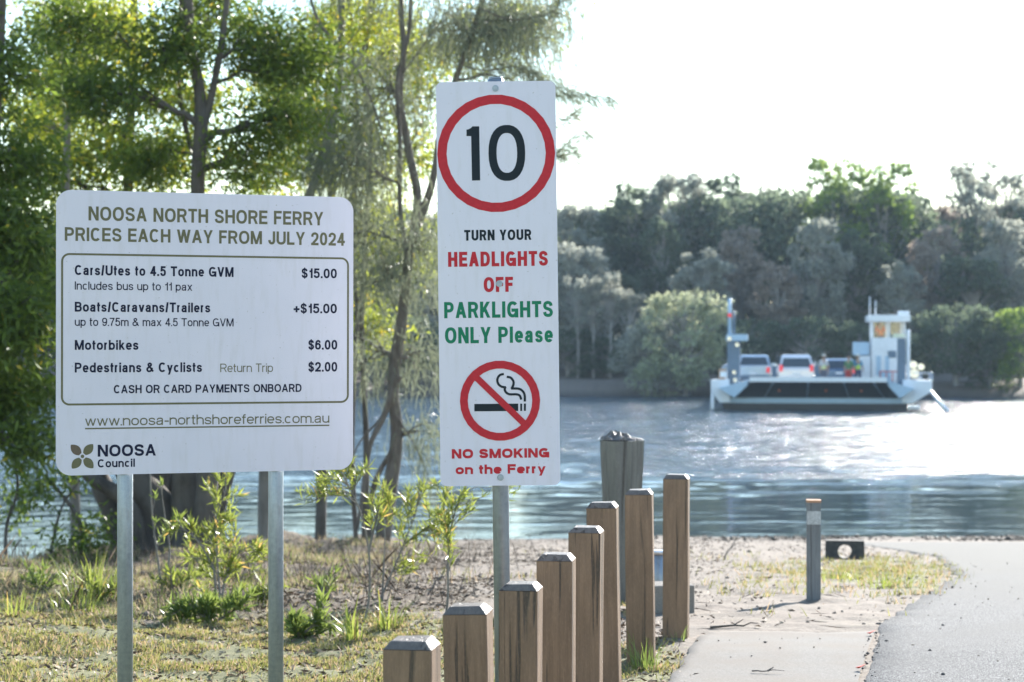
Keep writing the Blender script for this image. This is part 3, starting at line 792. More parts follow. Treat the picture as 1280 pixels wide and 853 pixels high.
# ------------------------------------------------------------------ old pile, short grey post, block with hole
def old_pile():
    d = 14.0; p = at(776.5, 552, d); z0 = G(p.x, p.y)
    t = thing('mooring_pile', 'thick old grey green cracked timber pile behind the bollards', 'pile', (p.x, p.y, z0))
    n = 48; r = random.Random(5); H = p.z-z0+.02
    prof = [1+.05*math.sin(k/n*6.28*3+1)+.04*math.sin(k/n*6.28*7+2)+r.uniform(-.03, .03)-(.045 if k in (5, 17, 29, 33, 38, 43) else 0) for k in range(n)]
    zs = [-.3, .0, H*.3, H*.6, H*.8, H*.93, H*.99]; rs_ = [.125, .126, .127, .133, .142, .149, .151]
    m = MB(); bm = m.bm; rings = []
    for z, rr in zip(zs, rs_):
        rings.append([bm.verts.new((math.cos(k/n*6.283)*rr*prof[k]*(1+.012*math.sin(z*5+k)), math.sin(k/n*6.283)*rr*prof[k], z)) for k in range(n)])
    for i in range(len(rings)-1):
        for k in range(n): bm.faces.new([rings[i][k], rings[i][(k+1) % n], rings[i+1][(k+1) % n], rings[i+1][k]])
    bm.faces.new(rings[0][::-1]); bm.faces.new(rings[-1]); m.build('shaft', M['pile'], t)
    m = MB(); bm = m.bm; rings = []
    for z, rr in ((H*.99+.001, .147), (H*.99+.012, .139), (H*.99+.024, .085), (H*.99+.05, .06), (H*.99+.052, .02)):
        rings.append([bm.verts.new((math.cos(k/n*6.283)*rr*prof[k]-.02*(z > H*.99+.02), math.sin(k/n*6.283)*rr*prof[k], z+.012*math.sin(k*.9)*(rr < .14)+(-.01 if math.cos(k/n*6.283) > .3 else .004))) for k in range(n)])
    for i in range(len(rings)-1):
        for k in range(n): bm.faces.new([rings[i][k], rings[i][(k+1) % n], rings[i+1][(k+1) % n], rings[i+1][k]])
    bm.faces.new(rings[-1]); m.build('weathered_top', M['bollard_cap'], t)
old_pile()

def short_post():
    p = on_ground(1017, 749, 10, 20)
    t = thing('short_post', 'short dark grey square post standing alone in the sand with a rusty top', 'post', tuple(p), R(-6))
    H = (749-628)/FPX*p.y; w = 9/FPX*p.y*.96
    m = MB(); m.box(-w, w, -w, w, -.3, H, bevel=.004); m.build('shaft', M['post_grey'], t)
    m = MB(); m.box(-w-.003, w+.003, -w-.003, w+.003, H+.0005, H+.018, bevel=.004); m.build('post_top', M['post_top'], t)
    m = MB(); m.box(-w*.98, w*.98, -w-.003, -w-.0004, H-.155, H-.06); m.build('worn_label', simple('worn_pale_tape', (.42, .43, .42), .5, 0, .4, 90), t)
short_post()

def block_with_hole():
    p = on_ground(1056, 699, 15, 34); s = FPX/p.y; W, H, r = 24/s, 27/s, 8.5/s
    t = thing('timber_block', 'low dark block with a round hole through it, half sunk in the grass', 'block', (p.x, p.y, p.z-.04), R(-8))
    m = MB(); bm = m.bm; n = 32
    def ring(y, fn): return [bm.verts.new((*[fn(k)[0]], y, fn(k)[1])) for k in range(n)]
    def circ(k): a = k/n*6.283; return (r*math.cos(a), H/2+.01+r*math.sin(a))
    def rect(k):
        a = k/n*6.283; c, s_ = math.cos(a), math.sin(a); q = max(abs(c)/W, abs(s_)/(H/2+.02)); return (c/q, H/2-.01+s_/q)
    fr, fo, br_, bo = ring(-.06, circ), ring(-.06, rect), ring(.06, circ), ring(.06, rect)
    for k in range(n):
        j = (k+1) % n
        bm.faces.new([fr[k], fr[j], fo[j], fo[k]]); bm.faces.new([br_[k], bo[k], bo[j], br_[j]])
        bm.faces.new([fr[k], br_[k], br_[j], fr[j]]); bm.faces.new([fo[k], fo[j], bo[j], bo[k]])
    m.build('block_body', simple('dark_wet_timber', (.06, .055, .05), .8, 0, .4, 20, .01), t)
block_with_hole()

def behind_bollards():                            # the pale slab and the grey stub glimpsed between the last two bollards
    p = at(850, 762, 12.6)
    t = thing('concrete_slab', 'pale concrete slab lying low in the sand behind the last bollard', 'slab', (p.x-.06, p.y+.4, G(p.x, p.y)), R(6))
    m = MB(); m.box(-.24, .17, -.12, .14, -.05, .155, bevel=.012); m.build('slab_body', concrete(), t)
    p = at(824, 735, 14.5)
    t = thing('grey_stub', 'short pale blue grey pipe stub between the last two bollards', 'pipe', (p.x, p.y, G(p.x, p.y)))
    m = MB(); m.tube([(0, 0, -.1), (0, 0, .30)], .042, 16); m.build('pipe', M['galv'], t)
    m = MB(); m.tube([(0, 0, .301), (0, 0, .33)], .047, 16); m.build('pipe_cap', M['alu'], t)
behind_bollards()

# ------------------------------------------------------------------ vegetation near the camera
def leaves_np(P, D, L, W, rng, flat=.5):
    """diamond leaves at points P growing along D"""
    n = len(P); D = D/(np.linalg.norm(D, axis=1, keepdims=True)+1e-9)
    U = rng.normal(size=(n, 3)); U[:, 2] *= flat
    S = np.cross(D, U); S /= (np.linalg.norm(S, axis=1, keepdims=True)+1e-9)
    Nn = np.cross(S, D); l = L*rng.uniform(.6, 1.25, (n, 1)); w = W*rng.uniform(.7, 1.2, (n, 1))
    a = P; b = P+D*l*.42+S*w*.5+Nn*w*.15; c = P+D*l-Nn*l*.12; d = P+D*l*.42-S*w*.5+Nn*w*.15
    V = np.stack([a, b, c, d], 1).reshape(-1, 3)
    return V, np.arange(n*4).reshape(-1, 4)
def needles_np(P, D, L, W, rng, k=3):
    """thin drooping ribbons"""
    n = len(P); D = D/(np.linalg.norm(D, axis=1, keepdims=True)+1e-9); l = L*rng.uniform(.5, 1.2, (n, 1))
    S = np.cross(D, np.array([[0, 1., 0]])+rng.normal(scale=.3, size=(n, 3))); S /= (np.linalg.norm(S, axis=1, keepdims=True)+1e-9)
    g = np.array([[0, 0, -1.]]); rows = []
    for i in range(k):
        s = i/(k-1); c = P+D*l*s*(1-.35*s)+g*l*.55*s*s; w = W*(1-.75*s)
        rows += [c+S*w/2, c-S*w/2]
    V = np.stack(rows, 1).reshape(-1, 3); b = np.arange(n)[:, None]*2*k
    F = np.concatenate([b+np.array([[2*i, 2*i+2, 2*i+3, 2*i+1]]) for i in range(k-1)])
    return V, F
def curve3(a, b, rng, n=6, sag=.12, wob=.05):
    a, b = np.array(a, float), np.array(b, float); L = np.linalg.norm(b-a); t = np.linspace(0, 1, n)[:, None]
    p = a+(b-a)*t; p[:, 2] += (L*sag*np.sin(np.pi*t))[:, 0]
    p[1:-1] += rng.normal(scale=wob*L/2, size=(n-2, 3)); return p
def densify(pts, k=5):
    return np.array([(p[0], p[1], p[2]) for p in [Vector(q) for q in catmull3(pts, k)]])
def catmull3(pts, k):
    P = np.array([2*np.array(pts[0])-np.array(pts[1])]+[np.array(p) for p in pts]+[2*np.array(pts[-1])-np.array(pts[-2])], float); out = []
    for i in range(1, len(P)-2):
        for s in np.linspace(0, 1, k, endpoint=False):
            a, b, c, d = P[i-1], P[i], P[i+1], P[i+2]
            out.append(.5*((2*b)+(-a+c)*s+(2*a-5*b+4*c-d)*s*s+(-a+3*b-3*c+d)*s**3))
    out.append(P[-2]); return out

def near_tree(name, label, stems, blobs, bark, leaf, seed, style='leaf', L=.10, W=.028, per=70, spread=.32, group=None, twigs=(), cat='tree', sideN=8):
    """stems: [(world points, r0, r1)], blobs: [(centre, (rx, ry, rz), clusters)]"""
    rng = np.random.RandomState(seed); base = np.array(stems[0][0][0], float); base[2] = G(base[0], base[1])
    t = thing(name, label, cat, tuple(base), group=group)
    polys = []; st = []
    for pts, r0, r1 in stems:
        p = densify([tuple(q) for q in pts]); u = np.linspace(0, 1, len(p)); rad = r0+(r1-r0)*u**.8
        rad[0] *= 1.35
        rad = rad*(1+.06*np.sin(u*23+seed)); polys.append((p-base, rad)); st.append((p, rad))
    V, F = tubes_np(polys, sideN+2); link('trunk', mesh_np('trunk', V, [F], smooth_shade=True), bark, t)
    polys = []; P, D = [], []
    for c, r, n in blobs:
        c = np.array(c, float); r = np.array(r, float)
        best = min(((np.linalg.norm(p-(c-np.array([0, 0, .35*np.linalg.norm((p-c)[:2])]))), p, rad) for pp, rr in st for p, rad in zip(pp, rr)), key=lambda q: q[0])
        limb = curve3(best[1], c, rng, 8, .06, .06); lr = np.linspace(min(best[2]*.6, .055), .012, 8)
        polys.append((limb-base, lr))
        for _ in range(int(n*(1.5 if style == 'leaf' else 1.1))):
            v = rng.normal(size=3); v /= np.linalg.norm(v); q = c+v*r*rng.uniform(.25, 1)**.6
            k = rng.randint(2, 8); br = curve3(limb[k], q, rng, 5, .05, .08); polys.append((br-base, np.linspace(max(.004, lr[k]*.5), .0035, 5)))
            out = (q-limb[k]); out /= np.linalg.norm(out)+1e-9
            m = int(per*(1.7 if style == 'leaf' else .85)*rng.uniform(.5, 1.4))
            s = rng.uniform(.35, 1.08, (m, 1)); sp = spread*rng.uniform(.6, 1.3)
            pp = limb[k]+(q-limb[k])*np.maximum(s, .6)+rng.normal(size=(m, 3))*sp*np.array([1, 1, .8])*.6
            dd = out[None]*.5+rng.normal(size=(m, 3))*.7+np.array([[0, 0, -.45 if style == 'leaf' else -.75]])
            P.append(pp); D.append(dd)
    for pts, r0, dens in twigs:                   # explicit thin branches with their own sprays
        p = densify([tuple(q) for q in pts], 6); polys.append((p-base, np.linspace(r0, .003, len(p))))
        if dens:
            i = rng.randint(int(len(p)*(.45 if dens < 400 else .2)), len(p), dens); P.append(p[i]+rng.normal(scale=.05, size=(dens, 3)))
            dr = np.gradient(p, axis=0)[i]; dr /= np.linalg.norm(dr, axis=1, keepdims=True); D.append(dr*1.1+rng.normal(size=(dens, 3))*.55+np.array([[0, 0, -.15]]))
    V, F = tubes_np(polys, 5); link('branches', mesh_np('branches', V, [F], smooth_shade=True), bark, t)['kind'] = 'stuff'
    P, D = np.concatenate(P)-base, np.concatenate(D)
    V, F = (leaves_np if style == 'leaf' else needles_np)(P, D, L, W, rng)
    o = link('crown', mesh_np('crown', V, [F]), leaf, t); o['kind'] = 'stuff'
    return t

def px_blob(px, py, d, rx, ry, n, depth=None):
    s = FPX/d; return (at(px, py, d), (rx/s, (depth if depth else (rx+ry)/2/s), ry/s), n)
def stem(pts, d, r0, r1):
    return ([at(x, y, d+(q[0] if q else 0)) for x, y, *q in pts], r0, r1)

near_tree('broad_leaf_tree', 'tall dark forked broad leaf tree rising behind the middle of the price sign',
  [stem([(262, 704), (258, 560), (250, 400), (247, 235), (251, 170), (250, 120), (240, 60), (235, 0), (232, -140)], 23, .12, .05), stem([(251, 170), (262, 130), (276, 60), (285, -10), (300, -140)], 23, .05, .03),
   stem([(249, 215), (232, 160), (222, 90), (226, 20), (222, -60)], 23.4, .035, .015)],
  [px_blob(*b) for b in ((200, 60, 23, 70, 60, 12), (130, 110, 22.6, 60, 50, 10), (90, 35, 23.4, 60, 50, 9), (330, 60, 23.5, 60, 60, 12), (355, 150, 22.7, 50, 45, 10), (310, 200, 23, 50, 40, 7), (180, 190, 23.3, 55, 35, 7), (390, 90, 24, 40, 60, 7), (260, 20, 24.2, 60, 50, 8), (200, -90, 23, 160, 70, 26), (340, -120, 23.5, 110, 70, 16))],
  M['bark'], M['leaf_dark'], 21, L=.115, W=.032, per=75)
near_tree('broad_leaf_tree', 'dense dark green tree filling the left edge with low hanging leaves',
  [stem([(-60, 740), (-50, 560), (-30, 380), (-10, 200), (0, 20), (10, -120)], 20, .13, .04), stem([(-40, 470), (-10, 380), (30, 310)], 20, .06, .02)],
  [px_blob(*b) for b in ((10, 300, 20, 60, 60, 16), (15, 400, 19.6, 55, 55, 15), (5, 490, 20.3, 60, 55, 15), (35, 545, 20, 35, 35, 6), (-50, 400, 20, 60, 120, 14), (20, 200, 20.5, 55, 50, 9), (-10, 90, 20, 60, 60, 11), (60, 330, 21.5, 35, 60, 7), (-70, 200, 20, 60, 110, 12), (10, -80, 20, 100, 60, 12))],
  M['bark'], M['leaf_dark'], 22, L=.12, W=.034, per=80)
near_tree('slender_tree', 'slender grey trunked tree directly above the left corner of the price sign',
  [stem([(96, 705), (90, 520), (84, 320), (82, 225), (84, 160), (78, 60), (70, -80)], 25, .075, .03)],
  [px_blob(*b) for b in ((90, 100, 25, 50, 50, 9), (60, 30, 25.2, 50, 45, 9), (120, 10, 25, 50, 40, 9), (60, 160, 25.3, 45, 40, 7), (80, -90, 25, 90, 60, 12))],
  M['bark_grey'], M['leaf_yel'], 23, L=.10, W=.03, per=65)
near_tree('leaning_grey_tree', 'pale grey trunk behind the right corner of the price sign, leaning right',
  [stem([(329, 688), (331, 590), (340, 430), (362, 320), (390, 235), (414, 160), (425, 90), (427, 0), (430, -120)], 27, .085, .045), stem([(421, 120), (445, 85), (462, 30), (478, -60)], 27, .035, .015)],
  [px_blob(*b) for b in ((400, 50, 27, 50, 50, 8), (370, 130, 27.3, 45, 45, 8), (440, 150, 27, 40, 40, 5), (460, 20, 27, 50, 40, 7), (420, -90, 27, 90, 60, 12))],
  M['bark_grey'], M['leaf_yel'], 24, L=.10, W=.026, per=60)
near_tree('she_oak', 'twin stemmed she oak with drooping grey needles between the two signs',
  [stem([(476, 694), (486, 620), (496, 545), (491, 480), (502, 400), (511, 320), (522, 250), (512, 195), (500, 120), (505, 60), (501, 0), (506, -130)], 26, .11, .026),
   stem([(515, 300), (540, 230), (553, 150), (566, 110), (585, 55), (603, 0), (625, -100)], 26.2, .06, .03),
   stem([(510, 330), (500, 260), (500, 180), (497, 100), (512, 30), (515, -120)], 25.7, .035, .025),
   stem([(497, 470), (480, 520), (462, 560), (450, 640), (440, 690)], 25.8, .05, .02), stem([(492, 560), (470, 600), (460, 650), (468, 690)], 26, .03, .045)],
  [px_blob(*b) for b in ((460, 220, 26, 60, 50, 13), (430, 290, 25.8, 45, 50, 11), (475, 340, 26, 45, 60, 12), (525, 300, 25.6, 35, 60, 8), (460, 430, 26.3, 30, 40, 5), (530, 440, 26.3, 35, 45, 5), (620, 40, 26, 60, 55, 16), (680, 30, 26, 45, 45, 12), (570, 30, 26.5, 60, 50, 10), (480, 110, 26.4, 70, 70, 12), (420, 200, 26, 50, 50, 8), (640, -60, 26, 90, 60, 16), (500, -60, 26, 110, 70, 14), (640, 100, 26.3, 40, 35, 5), (520, 540, 26, 30, 45, 3))],
  M['bark_oak'], M['leaf_cas'], 25, 'needle', L=.34, W=.011, per=85, spread=.48,
  twigs=[([at(x, y, 25.9) for x, y in ((582, 84), (610, 88), (645, 84), (668, 92), (695, 108), (722, 117), (762, 124))], .012, 420),
   ([at(x, y, 26.1) for x, y in ((560, 130), (600, 150), (640, 165), (700, 152), (722, 138))], .012, 160),
   ([at(x, y, 26.1) for x, y in ((560, 150), (620, 190), (680, 200), (705, 183), (735, 165))], .012, 170),
   ([at(x, y, 26.2) for x, y in ((560, 160), (640, 200), (690, 196), (722, 190))], .01, 120),
   ([at(x, y, 25.5) for x, y in ((386, -10), (400, 30), (437, 72), (462, 120), (482, 180), (498, 215))], .022, 60),
   ([at(x, y, 25.4) for x, y in ((350, 50), (385, 72), (420, 78), (437, 72))], .012, 60),
   ([at(x, y, 25.7) for x, y in ((600, 10), (640, 25), (690, 15), (705, -10))], .014, 200),
   ([at(x, y, 25.8) for x, y in ((494, 500), (470, 530), (455, 545), (440, 575), (425, 640))], .02, 0),
   ([at(x, y, 25.8) for x, y in ((495, 520), (520, 560), (540, 610))], .014, 60)]
   +[([at(x0, y0, 25.7+k*.07), at((x0+x1)/2+8, (y0+y1)/2-14, 25.6+k*.07), at(x1, y1, 25.5+k*.07)], .010, 24) for k, (x0, y0, x1, y1) in enumerate(((425, 90, 372, 20), (430, 180, 355, 150), (500, 160, 440, 60), (505, 90, 560, 20), (500, 210, 545, 110), (470, 300, 400, 250), (500, 400, 445, 350), (500, 350, 545, 290), (495, 470, 530, 400), (497, 250, 430, 170), (600, 20, 660, 60), (430, 60, 480, 10), (500, 300, 455, 200), (512, 40, 470, -10)))])
near_tree('slender_tree', 'two thin dark stems with yellow green leaves between the leaning trunk and the she oak',
  [stem([(455, 692), (458, 560), (452, 420), (456, 300), (463, 180), (459, 60), (470, -80)], 28, .05, .022), stem([(446, 690), (440, 560), (446, 400), (440, 300), (447, 180), (440, 40), (436, -80)], 28.3, .04, .02)],
  [px_blob(*b) for b in ((390, 200, 28, 45, 40, 8), (350, 90, 28.4, 45, 50, 8), (440, 100, 28, 50, 50, 9), (420, 20, 28.2, 60, 40, 9), (500, 60, 28.4, 50, 50, 7), (470, 230, 28, 40, 45, 6), (540, 120, 28.3, 40, 45, 5), (300, 30, 28.3, 50, 40, 7))],
  M['bark'], M['leaf_yel'], 30, L=.095, W=.022, per=60, spread=.36)
# a clump of thick dark trunks under the price sign
near_tree('multi_trunk_tree', 'clump of thick dark trunks standing under the price sign by the water',
  [stem([(205, 700), (198, 640), (165, 590), (130, 500), (110, 380)], 22.5, .25, .14), stem([(160, 700), (145, 650), (125, 600), (105, 540)], 22.8, .17, .10), stem([(232, 702), (232, 620), (226, 520), (215, 380)], 22.3, .18, .12),
   stem([(272, 700), (270, 640), (284, 590), (300, 500), (320, 380)], 22.8, .12, .08), stem([(190, 702), (196, 620), (205, 540), (190, 420)], 23.1, .16, .1), stem([(252, 702), (256, 640), (262, 560), (258, 420)], 22.1, .15, .1), stem([(176, 700), (168, 650), (150, 620), (112, 596), (80, 560)], 22.2, .12, .06), stem([(215, 702), (220, 620), (240, 540), (262, 400)], 23.3, .17, .1)],
  [px_blob(*b) for b in ((130, 330, 23, 80, 60, 12), (230, 320, 23, 80, 60, 12), (320, 330, 23, 60, 60, 8))],
  M['bark'], M['leaf_dark'], 26, L=.11, W=.034, per=70)
near_tree('backlit_tree', 'bright yellow green sunlit tree behind the dark trees at top left',
  [stem([(170, 705), (175, 500), (160, 300), (165, 100), (170, -80)], 30, .12, .05)],
  [px_blob(*b) for b in ((60, 130, 30, 70, 70, 12), (150, 60, 30, 80, 60, 14), (130, 190, 30, 80, 45, 12), (230, 130, 30.5, 70, 60, 11), (60, 220, 29.5, 60, 50, 9), (200, -60, 30, 160, 70, 20), (210, 200, 30, 60, 45, 9))],
  M['bark'], M['leaf_yel'], 27, L=.13, W=.045, per=75, spread=.42)
near_tree('backlit_tree', 'yellow green leafy tree seen behind the she oak needles between the signs',
  [stem([(400, 700), (405, 520), (420, 350), (410, 150), (420, -60)], 31, .10, .05)],
  [px_blob(*b) for b in ((340, 215, 31, 60, 30, 9), (400, 180, 31, 60, 50, 9), (470, 290, 31, 50, 60, 8), (540, 300, 31, 30, 50, 4), (450, 380, 31, 30, 45, 5), (520, 80, 31, 60, 60, 12), (470, 40, 31, 60, 50, 10), (530, 180, 31, 30, 60, 7), (460, 180, 31, 45, 60, 8), (470, 420, 31, 40, 30, 5), (620, 50, 31, 60, 50, 9), (660, 15, 31, 40, 30, 5), (330, 100, 31, 60, 60, 9), (430, -60, 31, 150, 60, 14))],
  M['bark'], M['leaf_yel'], 28, L=.13, W=.042, per=62, spread=.40)
near_tree('water_edge_shrub', 'spindly green leafed shrub at the water edge below the left side of price sign',
  [stem([(110, 702), (98, 650), (70, 610), (40, 580)], 21.5, .03, .012), stem([(8, 720), (8, 660), (22, 610), (15, 560)], 21.2, .025, .01), stem([(60, 710), (75, 640), (100, 600)], 21.5, .02, .008)],
  [px_blob(*b) for b in ((60, 600, 21.5, 40, 30, 4), (30, 620, 21.4, 30, 40, 3), (105, 670, 21.5, 30, 25, 5), (92, 690, 21.3, 20, 14, 4))],
  M['bark'], M['leaf_dark'], 29, L=.10, W=.03, per=35, spread=.25, cat='shrub')

def sapling(name, label, base_px, d, stems, blobs, leaf, seed, n, L, W, cat='shrub', group=None, up=.35):
    rng = np.random.RandomState(seed); p0 = at(base_px[0], base_px[1], d); base = np.array([p0.x, p0.y, G(p0.x, p0.y)-.01])
    t = thing(name, label, cat, tuple(base), group=group); polys = []; tips = []
    for pts in stems:
        pts = [at(x, y, d+(q[0] if q else 0)) for x, y, *q in pts]
        p = densify([tuple(q) for q in pts], 5)
        if abs(p[0][2]-base[2]) < .25: p[0][2] = base[2]-.03
        polys.append((p-base, np.linspace(.0095, .003, len(p)))); tips.append(p)
    P, D = [], []
    allp = np.concatenate(tips)
    for c, r, m in blobs:
        c = np.array(c); r = np.array(r)
        for _ in range(m):
            v = rng.normal(size=3); v /= np.linalg.norm(v); q = c+v*r*rng.uniform(0, 1)**.5
            i = np.argmin(np.linalg.norm(allp-(q-np.array([0, 0, .12])), axis=1)); br = curve3(allp[i], q, rng, 5, .1, .05)
            polys.append((br-base, np.linspace(.0035, .0018, 5)))
            k = n; s = rng.uniform(.25, 1.05, k); idx = np.clip((s*4).astype(int), 0, 3)
            pp = br[idx]+(br[idx+1]-br[idx])*((s*4-idx)[:, None]).clip(0, 1)
            dr = q-allp[i]; dr = dr/(np.linalg.norm(dr)+1e-9)
            P.append(pp); D.append(dr[None]*.55+rng.normal(size=(k, 3))*.55+np.array([[0, 0, up]]))
    V, F = tubes_np(polys, 6); link('stem', mesh_np('stem', V, [F], smooth_shade=True), M['bark_grey'], t)['kind'] = 'stuff'
    V, F = leaves_np(np.concatenate(P)-base, np.concatenate(D), L, W, rng, 1)
    o = link('foliage', mesh_np('foliage', V, [F]), leaf, t); o['kind'] = 'stuff'; return t
def gd(px, py, d0=9.6, d1=40): return on_ground(px, py, d0, d1).y
d = gd(456, 778)
sapling('wattle_sapling', 'young sapling with yellow green narrow leaves right of the price sign, forked stem', (458, 778), d,
  [[(456, 778), (462, 740), (461, 690), (452, 645), (438, 612), (425, 585)], [(461, 690), (470, 650), (480, 610)]],
  [px_blob(*b) for b in ((410, 605, d, 38, 22, 9), (440, 590, d, 30, 22, 6), (385, 620, d, 22, 25, 4), (470, 640, d, 20, 25, 4))], M['leaf_sap'], 41, 22, .085, .0095)
d = gd(472, 752)
sapling('wattle_sapling', 'bushy sapling with bright yellow green leaves low between the two signs', (474, 752), d,
  [[(474, 752), (488, 720), (505, 680), (520, 640), (525, 600)], [(478, 745), (480, 700), (482, 650)], [(505, 680), (545, 650), (560, 620)]],
  [px_blob(*b) for b in ((500, 640, d, 38, 35, 15), (535, 615, d, 32, 25, 10), (480, 620, d, 25, 25, 6), (545, 665, d, 28, 28, 9), (520, 700, d, 30, 22, 6), (560, 690, d, 20, 20, 4))], M['leaf_sap'], 42, 22, .09, .010)
d = gd(556, 782)
sapling('wattle_sapling', 'thin stemmed sapling directly left of the pole under the tall sign', (557, 782), d,
  [[(557, 782), (560, 740), (560, 712), (562, 670), (572, 630), (585, 605)]],
  [px_blob(*b) for b in ((560, 670, d, 20, 28, 6), (590, 622, d, 34, 18, 7), (636, 618, d+.3, 18, 12, 3), (545, 640, d, 22, 22, 5))], M['leaf_sap'], 43, 20, .085, .0095)
d = gd(275, 757)
sapling('leafy_bush', 'tall loose yellow green bush between the two round price sign posts', (276, 757), d,
  [[(276, 757), (272, 700), (270, 650), (282, 610), (275, 560)], [(276, 750), (290, 700), (318, 680)], [(272, 720), (250, 680), (228, 660)]],
  [px_blob(*b) for b in ((280, 640, d, 28, 35, 9), (255, 660, d, 35, 25, 8), (300, 690, d, 40, 28, 10), (270, 715, d, 50, 28, 12), (215, 665, d, 25, 20, 4), (265, 595, d, 22, 25, 4), (330, 690, d, 20, 20, 3))], M['leaf_sap'], 44, 24, .095, .0115)
d = gd(205, 740)
sapling('bare_sapling', 'thin nearly bare dark stems rising just right of the left sign post', (203, 738), d,
  [[(203, 738), (196, 690), (190, 640), (188, 590), (192, 560)], [(205, 735), (212, 690), (205, 640), (200, 600)]],
  [px_blob(*b) for b in ((200, 660, d, 20, 20, 2), (190, 600, d, 20, 20, 2))], M['leaf_low'], 45, 9, .07, .013)
d = gd(260, 782)
sapling('leafy_weed', 'low dark green leafy weed patch at the foot of the tall bush', (262, 782), d,
  [[(262, 782), (250, 765), (235, 755)], [(262, 782), (290, 765), (310, 752)]],
  [px_blob(*b) for b in ((240, 762, d, 38, 16, 16), (290, 758, d, 40, 18, 16), (215, 775, d, 20, 10, 5))], M['leaf_low'], 46, 14, .10, .020)
d = gd(372, 796)
sapling('leafy_weed', 'low bright green leafy weed just right of the right sign post', (374, 796), d,
  [[(374, 796), (370, 780), (360, 770)], [(374, 796), (395, 780), (408, 775)]],
  [px_blob(*b) for b in ((375, 782, d, 32, 14, 16), (402, 785, d, 22, 12, 8), (400, 748, d, 18, 25, 3))], M['leaf_low'], 47, 14, .09, .018)

for i, (bx, by, w, h, n, lb, mt) in enumerate((
    (130, 735, 45, 22, 14, 'low leafy weed behind the long grass tuft at left', 'leaf_sap'), (225, 722, 40, 20, 16, 'leafy weed patch right of the left sign post, under the bare stems', 'leaf_sap'),
    (330, 742, 30, 24, 14, 'loose yellow green weed touching the right sign post from behind', 'leaf_sap'), (405, 728, 26, 18, 7, 'sparse low weed on the dark mulch left of the forked sapling', 'leaf_low'),
    (55, 722, 40, 18, 12, 'low weed near the water at the left edge', 'leaf_low'), (300, 712, 34, 22, 14, 'yellow green weed between the tall bush and the right post', 'leaf_sap'), (245, 690, 30, 26, 12, 'light green weed in front of the dark trunks', 'leaf_sap'))):
    d = gd(bx, by+14)
    sapling('leafy_weed', lb, (bx, by+14), d, [[(bx, by+14), (bx-w*.3, by)], [(bx, by+14), (bx+w*.3, by-h*.3)]], [px_blob(bx, by, d, w, h, n)], M[mt], 90+i, 13, .095, .016)
def strap_tuft(name, label, px, py, n, L, w, seed, mat, rad=.10, group=None):
    rng = np.random.RandomState(seed); p = on_ground(px, py, 9.0, 40); t = thing(name, label, 'grass tuft', tuple(p), group=group)
    V, F = [], []
    for i in range(n):
        a = rng.uniform(0, 6.28); b = np.array([math.cos(a), math.sin(a)])*rad*rng.uniform(0, 1)**.5
        dr = np.array([math.cos(a)+rng.normal()*.4, math.sin(a)+rng.normal()*.4]); l = L*rng.uniform(.5, 1.15); lean = rng.uniform(.2, .75)
        s = np.array([-dr[1], dr[0]])/np.linalg.norm(dr)*w/2; o = len(V)
        for k, u in enumerate((0, .35, .7, 1)):
            c = np.array([b[0]+dr[0]*l*lean*u*u, b[1]+dr[1]*l*lean*u*u, l*(u-.35*lean*u*u)-.01]); ww = (1-.85*u)
            V += [(c[0]+s[0]*ww, c[1]+s[1]*ww, c[2]), (c[0]-s[0]*ww, c[1]-s[1]*ww, c[2])]
        F += [(o+2*k, o+2*k+1, o+2*k+3, o+2*k+2) for k in range(3)]
    o = link('blades', mesh_np('blades', np.array(V), [np.array(F)]), mat, t); o['kind'] = 'stuff'
for i, (px, py, n, L, w, lb, rd) in enumerate((
   (118, 742, 90, .34, .010, 'bright green long grass tuft left of the left sign post', .22),
   (95, 765, 50, .22, .009, 'smaller grass tuft in front of the long tuft at far left', .18),
   (440, 800, 26, .26, .015, 'strappy green tuft at the foot of the forked sapling', .07),
   (485, 785, 30, .24, .013, 'strappy green tuft on the mulch left of the second bollard', .08),
   (806, 836, 40, .22, .007, 'green grass tuft at the foot of the seventh bollard', .08),
   (846, 802, 12, .10, .006, 'tiny green sprig at the foot of the farthest bollard', .05),
   (20, 770, 40, .20, .009, 'green grass tuft at the left edge of the picture', .2),
   (1105, 735, 50, .16, .010, 'small green weed tuft at the road edge right of the short post', .22),
   (1050, 725, 40, .14, .010, 'small green weed tuft just right of the short dark post', .2))):
    strap_tuft('grass_tuft', lb, px, py, n, L, w, 60+i, M['leaf_low'] if i in (4, 5) else M['leaf_sap'], rd)

def scatter(name, mat, n, xr, yr, dens, make, seed, kind='stuff'):
    rng = np.random.RandomState(seed); x = rng.uniform(*xr, n); y = rng.uniform(*yr, n)
    keep = rng.uniform(size=n) < dens(x, y); x, y = x[keep], y[keep]; z = gz(x, y)
    V, F = make(np.stack([x, y, z], 1), rng); o = link(name, mesh_np(name, V, [F]), mat); o['kind'] = kind; return o
def blades(L, W):
    def f(P, rng):
        n = len(P); a = rng.uniform(0, 6.28, n); l = L*rng.uniform(.4, 1.3, n); le = rng.uniform(.1, .9, n)
        d = np.stack([np.cos(a)*le*l, np.sin(a)*le*l, l], 1); b = rng.uniform(0, 6.28, n); s = np.stack([np.cos(b), np.sin(b), 0*b], 1)*W/2
        P = P-np.array([[0, 0, .004]]); m = P+d*.55+np.array([[0, 0, 1]])*(l*.08)[:, None]
        V = np.stack([P-s, P+s, m+s*.7, P+d, m-s*.7], 1).reshape(-1, 3); return V, np.arange(n*5).reshape(-1, 5)
    return f
